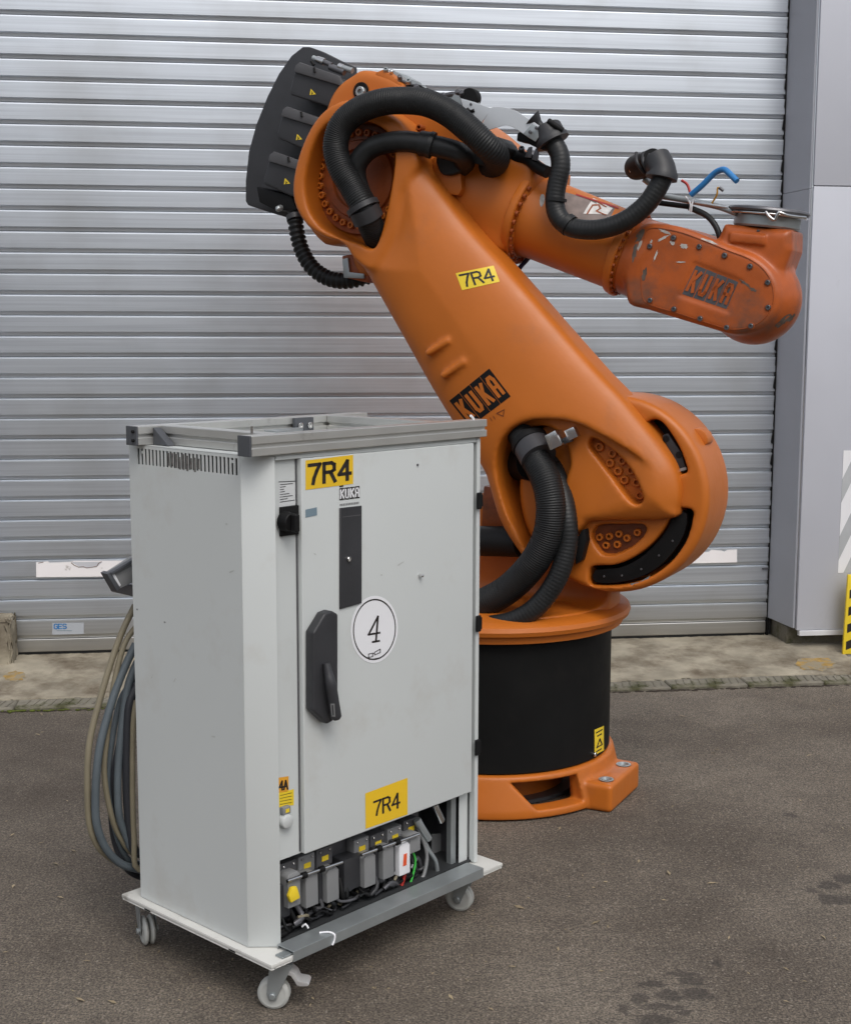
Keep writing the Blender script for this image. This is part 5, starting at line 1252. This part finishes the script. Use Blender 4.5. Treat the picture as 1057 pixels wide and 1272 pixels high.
# corrugated hoses
def hose(name, pts, r, m_=M_RUB, rib=.0019, pitch=.0072, sides=20, par=RB):
    return tube(name, [R(u, v, y) for u, v, y in pts], r, m_, par, sides=sides, rib=rib, pitch=pitch, step=.01)
hose('corrugated_hose', [(470, 300, -.20), (462, 283, -.26), (452, 259, -.31), (437, 232, -.32), (423, 208, -.33), (417, 181, -.33), (425, 155, -.33), (446, 137, -.33), (474, 127, -.33), (502, 125, -.32), (530, 128, -.32), (558, 141, -.31), (584, 162, -.30), (603, 180, -.28), (615, 192, -.24), (616, 200, -.18), (610, 206, -.12)], .043)
hose('corrugated_hose', [(462, 262, -.24), (450, 243, -.26), (443, 222, -.27), (444, 203, -.28), (458, 186, -.28), (478, 178, -.28), (503, 175.5, -.28), (528, 179, -.27), (552, 184, -.26), (572, 191, -.24), (577, 200, -.19), (570, 210, -.13)], .0345, M_HOSE, 0, sides=24)
tube('hose_collar', [R(523, 178, -.272), R(536, 180, -.268)], .041, M_HOSE, RB, sides=28, step=.02)
tube('hose_collar', [R(533, 179.5, -.272), R(538, 181, -.268)], .044, M_HOSE, RB, sides=28, step=.02)
tube('hose_clamp', [R(458, 273, -.29), R(451, 258, -.31)], .0535, M_PLA, RB, sides=36, step=.03)
tube('hose_clamp_edge', [R(452.5, 261, -.31), R(449.5, 255, -.312)], .0575, M_PLA, RB, sides=36, step=.03)
hose('corrugated_hose', [(634, 512, -.15), (645, 534, -.21), (657, 554, -.255), (668, 575, -.28), (679, 600, -.30), (684, 630, -.31), (680, 665, -.31), (662, 700, -.31), (632, 731, -.30), (598, 750, -.30), (560, 765, -.28), (500, 775, -.2)], .0485, sides=24)
hose('lower_hose', [(668, 545, -.12), (684, 575, -.19), (697, 610, -.24), (704, 645, -.27), (704, 680, -.28), (692, 718, -.30), (668, 752, -.32), (638, 771, -.34), (600, 778, -.35), (560, 780, -.34)], .0335, M_HOSE, .0006, .012, 24)
tube('hose_clamp', [R(659.5, 552, -.25), R(669, 569, -.28)], .061, mat('grey_rubber_band', (.045, .045, .05), .45), RB, sides=36, step=.03)
tube('hose_clamp_edge', [R(657, 548.5, -.245), R(660, 554, -.255)], .0635, M_BLK, RB, sides=36, step=.03)
tube('hose_shell', [R(646, 575, -.12), R(662, 575, -.20)], .06, M_BLK, RB, sides=28, step=.03)
cl = prism('clamp_plate', R2([(679, 541), (692, 534), (701, 552), (686, 559)], -.31, 0), -.33, -.27, M_CHR, RB, bevel=.002)
prism('clamp_arm', R2([(697, 545), (710, 540), (712, 548), (699, 552)], -.27, 0), -.28, -.262, M_DST, RB, bevel=.003)
prism('clamp_plate', R2([(703, 535), (714.5, 529.5), (720.5, 541.5), (709, 547)], -.28, 0), -.30, -.272, M_CHR, RB, bevel=.002)
# motor low behind the arm and the hose under the guard
tube('motor', [R(560, 672, -.14), R(600, 672, -.16), R(648, 673, -.19)], .052, M_BLK, RB, sides=32, step=.05)

prism('column_cover', R2([(603, 602), (622, 606), (640, 640), (645, 660), (600, 655)], -.1, 0), -.12, .0, M_ORD, RB, bevel=.01)
prism('side_sleeve', R2([(722, 659), (726, 657), (728, 672), (722, 696), (714, 702), (714, 672)], -.24, 0), -.24, -.2, M_BLK, RB, bevel=.006)
hose('corrugated_hose', [(367, 262, -.05), (368, 282, -.06), (374, 308, -.07), (386, 330, -.08), (404, 344, -.08), (425, 349, -.08), (448, 346, -.07), (470, 338, -.03)], .0265, M_RUB, .006, .020, 18)
tube('hose_collar', [R(366, 268, -.055), R(367, 274, -.06)], .031, M_PLA, RB, sides=24, step=.02)
tube('dark_blue_cable', [R(662, 312, .02), R(655, 322, .02), R(646, 332, .02), R(638, 346, .02), R(636, 360, .04)], .008, M_BLUD, RB, sides=12, step=.01)
# hose over the forearm
hose('forearm_hose', [(678, 160, -.16), (685, 174, -.165), (694, 190, -.17), (696, 208, -.175), (691, 232, -.18), (689, 252, -.185), (694, 270, -.19), (709, 282, -.195), (735, 285.5, -.195), (760, 281, -.19), (783, 270, -.18), (804, 252, -.17), (819, 229, -.16), (826, 212, -.15)], .0315, M_HOSE, .0004, .012, 24)
for a, b_ in (((690.5, 246, -.186), (690, 250, -.186)), ((703, 277, -.195), (708, 281, -.196))):
    tube('hose_collar', [R(*a), R(*b_)], .0355, M_HOSE, RB, sides=28, step=.02)
tube('hose_coupling', [R(821, 222, -.16), R(822, 212, -.155), R(815, 197, -.14)], lambda t: .050 - .006 * (t > .25), M_PLA, RB, sides=32, step=.01)
tube('hose_coupling', [R(812, 200, -.13), R(795, 207, -.08), R(790, 208, -.05)], .040, M_BLK, RB, sides=28, step=.02)
tube('coupling_ring', [R(787, 202, -.1), R(783, 208, -.1), R(784, 214, -.1)], .006, M_CHR, RB, sides=12, step=.004)
for k, (a, b_) in enumerate((((790, 190), (800, 215)), ((799, 190), (806, 215)), ((806, 192), (812, 220)))):
    tube('coupling_strap', [R(a[0], a[1], -.14), R((a[0] + b_[0]) / 2 - 4, (a[1] + b_[1]) / 2, -.165), R(*b_, -.14)], .006, M_PLA, RB, sides=10, step=.01)
tube('steel_stub', [R(800, 222, -.08), R(812, 232, -.06), R(822, 244, -.05)], .011, M_STL, RB, sides=12, step=.02)
# sheet metal bracket and hose holder on the forearm
def sheet(name, pts, y0, y1, m_, th=.003, par=RB):
    return prism(name, R2(pts, y0, 0), y0, y1, m_, par, bevel=.0008, seg=1)
sheet('sheet_bracket', [(572, 122), (590, 127), (604, 132.5), (611, 134), (597, 154), (584, 149), (578, 144)], -.20, -.197, M_SHEET)
def bend(name, rows, m_):          # bent sheet: rows of (u, v, y)
    V = [R(*p) for r_ in rows for p in r_]; n = len(rows[0]); Fc = []
    for i in range(len(rows) - 1):
        for j in range(n - 1): a = i * n + j; Fc.append((a, a + 1, a + n + 1, a + n))
    o = pyd(name, V, Fc, m_, RB, True); md = o.modifiers.new('solid', 'SOLIDIFY'); md.thickness = .003; return o
sheet('curved_bracket', cr([(611, 133), (618, 132.5), (630, 134), (642, 138.5), (654, 146), (665, 153), (676, 161)], 3) + cr([(665, 176), (655, 170), (645, 163), (636, 157.5), (627, 155.5), (618, 158), (606, 162)], 3) + [(598, 154)], -.205, -.202, M_SHEET)
prism('bracket_foot', R2([(661, 154), (676, 161), (665, 176), (650, 166)], -.207, 0), -.209, -.2055, M_STL, RB, bevel=.0005)
for u, v in ((658, 164), (666, 159)): q = R(u, v, -.22); bolt(RB, (q.x, -.215, q.z), (0, -1, 0), .0055, .008, M_DST, 'bolt', False)
bend('long_bracket', [[(508, 104, -.1), (530, 111, -.1), (555, 119, -.11), (575, 120, -.12), (596, 128, -.13)], [(508, 112, -.12), (530, 120, -.12), (552, 130, -.13), (572, 138, -.15), (590, 148, -.16)]], M_STL)
q = R(588, 134, -.202); tube('slot', [R(580, 135, -.2015), R(584, 138.5, -.2015), R(589, 137, -.2015)], .0055, M_BLK, RB, sides=8, step=.006); bolt(RB, (R(585, 129.5, -.2).x, -.2, R(585, 129.5, -.2).z), (0, -1, 0), .0045, .003, M_DST, 'bolt', False)
lathe('rubber_buffer', [(0, .032), (.03, .032), (.034, .03), (.034, 0)], R(587, 123, -.12), (0, -1, 0), M_BLK, RB, 28)
prism('metal_fin', R2([(556, 128), (564, 117), (570, 119), (578, 140), (572, 145)], -.19, 0), -.19, -.186, M_STL, RB, bevel=0)
for u, v in ((551, 120), (569, 116), (574, 117), (518, 109)): q = R(u, v, -.15); bolt(RB, (q.x, -.15, q.z), (0, -1, .6), .009, .012, M_DST, 'bolt', False)
hold = tube('hose_holder', [R(679, 161, -.16), R(684, 171, -.165), R(687, 177, -.165)], lambda t: .050 + .006 * (t > .7), M_PLA, RB, sides=28, step=.006)
tube('holder_horn', [R(661, 146, -.19), R(666, 151, -.185), R(672, 158, -.18)], lambda t: .030 - .016 * min(1, t * 1.6), M_PLA, RB, sides=18, step=.006)
tube('holder_strap', [R(681, 150, -.20), R(690, 156, -.20), R(699, 162, -.19)], .009, M_BLK, RB, sides=12, step=.01)
prism('holder_body', R2([(664, 157), (676, 158), (686, 176), (678, 188), (668, 184), (656, 178), (644, 176), (645, 166)], -.17, 0), -.19, -.12, M_BLK, RB, bevel=.006)
prism('holder_leg', R2([(656, 183), (660, 182), (659, 196), (651, 195)], -.16, 0), -.16, -.15, M_DST, RB, bevel=.002)
prism('holder_leg', R2([(665, 184), (669, 186), (667, 200), (660, 198)], -.16, 0), -.16, -.15, M_DST, RB, bevel=.002)
tube('band_over_tube', [R(640, 196, -.11), R(655, 197, -.125), R(668, 208, -.14), R(680, 214, -.15)], .020, M_BLK, RB, sides=18, step=.01)
prism('hose_shoe', R2([(592, 200), (604, 207), (622, 208), (632, 200), (640, 186), (625, 172), (600, 190)], -.13, 3), -.20, -.10, M_RUB, RB, bevel=.012, seg=3)
prism('hose_shoe', R2([(553, 197), (558, 217), (570, 220), (588, 212), (590, 196), (570, 188)], -.13, 3), -.20, -.10, M_RUB, RB, bevel=.012, seg=3)

# small fittings and lines along the top of the housing
for pts, r, m_ in (([(505, 108), (518, 107), (532, 112), (546, 118), (556, 120)], .006, M_BLK), ([(498, 100), (512, 106), (528, 116), (545, 126)], .005, M_DST),
                   ([(553, 119), (562, 117), (572, 119), (580, 122)], .009, M_DST), ([(566, 120), (575, 124), (583, 130)], .006, M_CHR),
                   ([(520, 112), (526, 108), (531, 112)], .005, M_STL), ([(602, 205), (612, 212), (624, 206), (636, 196)], .007, M_BLK), ([(640, 190), (652, 192), (664, 204), (676, 212)], .010, M_RUB)):
    tube('line_fitting', [R(u, v, -.115) for u, v in pts], r, m_, HOU, sides=10, step=.008)
for u, v, r, m_ in ((508, 103, .010, M_STL), (480, 89, .009, M_STL), (487, 91, .007, M_CHR), (497, 98, .008, M_DST), (520, 116, .009, M_DST), (537, 120, .008, M_STL), (548, 125, .009, M_DST), (648, 187, .010, M_DST)):
    q = R(u, v, -.12); bolt(HOU, (q.x, -.12, q.z), (.2, -.8, .6), r, .014, m_, 'bolt', r > .0085)
# prints on the link arm
sa = Surf(ARM, ROB)
s7 = [(566, 339.5), (613, 330), (620.5, 350), (574, 360.5)]
decal('number_sticker', sa, s7, M_YEL2, ARM, .001); decal('number_sticker_print', sa, s7, M_INK, ARM, .0018, quads(word('7R4', .08, .90, .16, .84, .28), .105, 1.95))
kl = [(557, 503), (612, 456.5), (634, 492), (585, 530)]
kl = [(558, 498), (608, 457.5), (634.5, 492), (584, 530)]
decal('maker_logo', sa, kl, M_BLK, ARM, .001, [[(k * .25 + .006, 0), (k * .25 + .244, 0), (k * .25 + .244, 1), (k * .25 + .006, 1)] for k in range(4)])
decal('maker_logo_letters', sa, kl, M_OR, ARM, .0018, quads(word('KUKA', .075, .925, .2, .8, 1.25), .10, 1.5))
decal('small_triangle', sa, [(615, 512), (627, 507), (630, 516), (619, 522)], M_ORD, ARM, .001, quads([[(.1, .2), (.9, .15), (.6, .85), (.1, .2)]], .12, 1.2))
decal('small_mark', sa, [(607, 519), (615, 515), (617, 521), (609, 525)], M_ORD, ARM, .001, quads([[(.2, .1), (.3, .8)], [(.7, .1), (.8, .8)]], .14, 1.2))
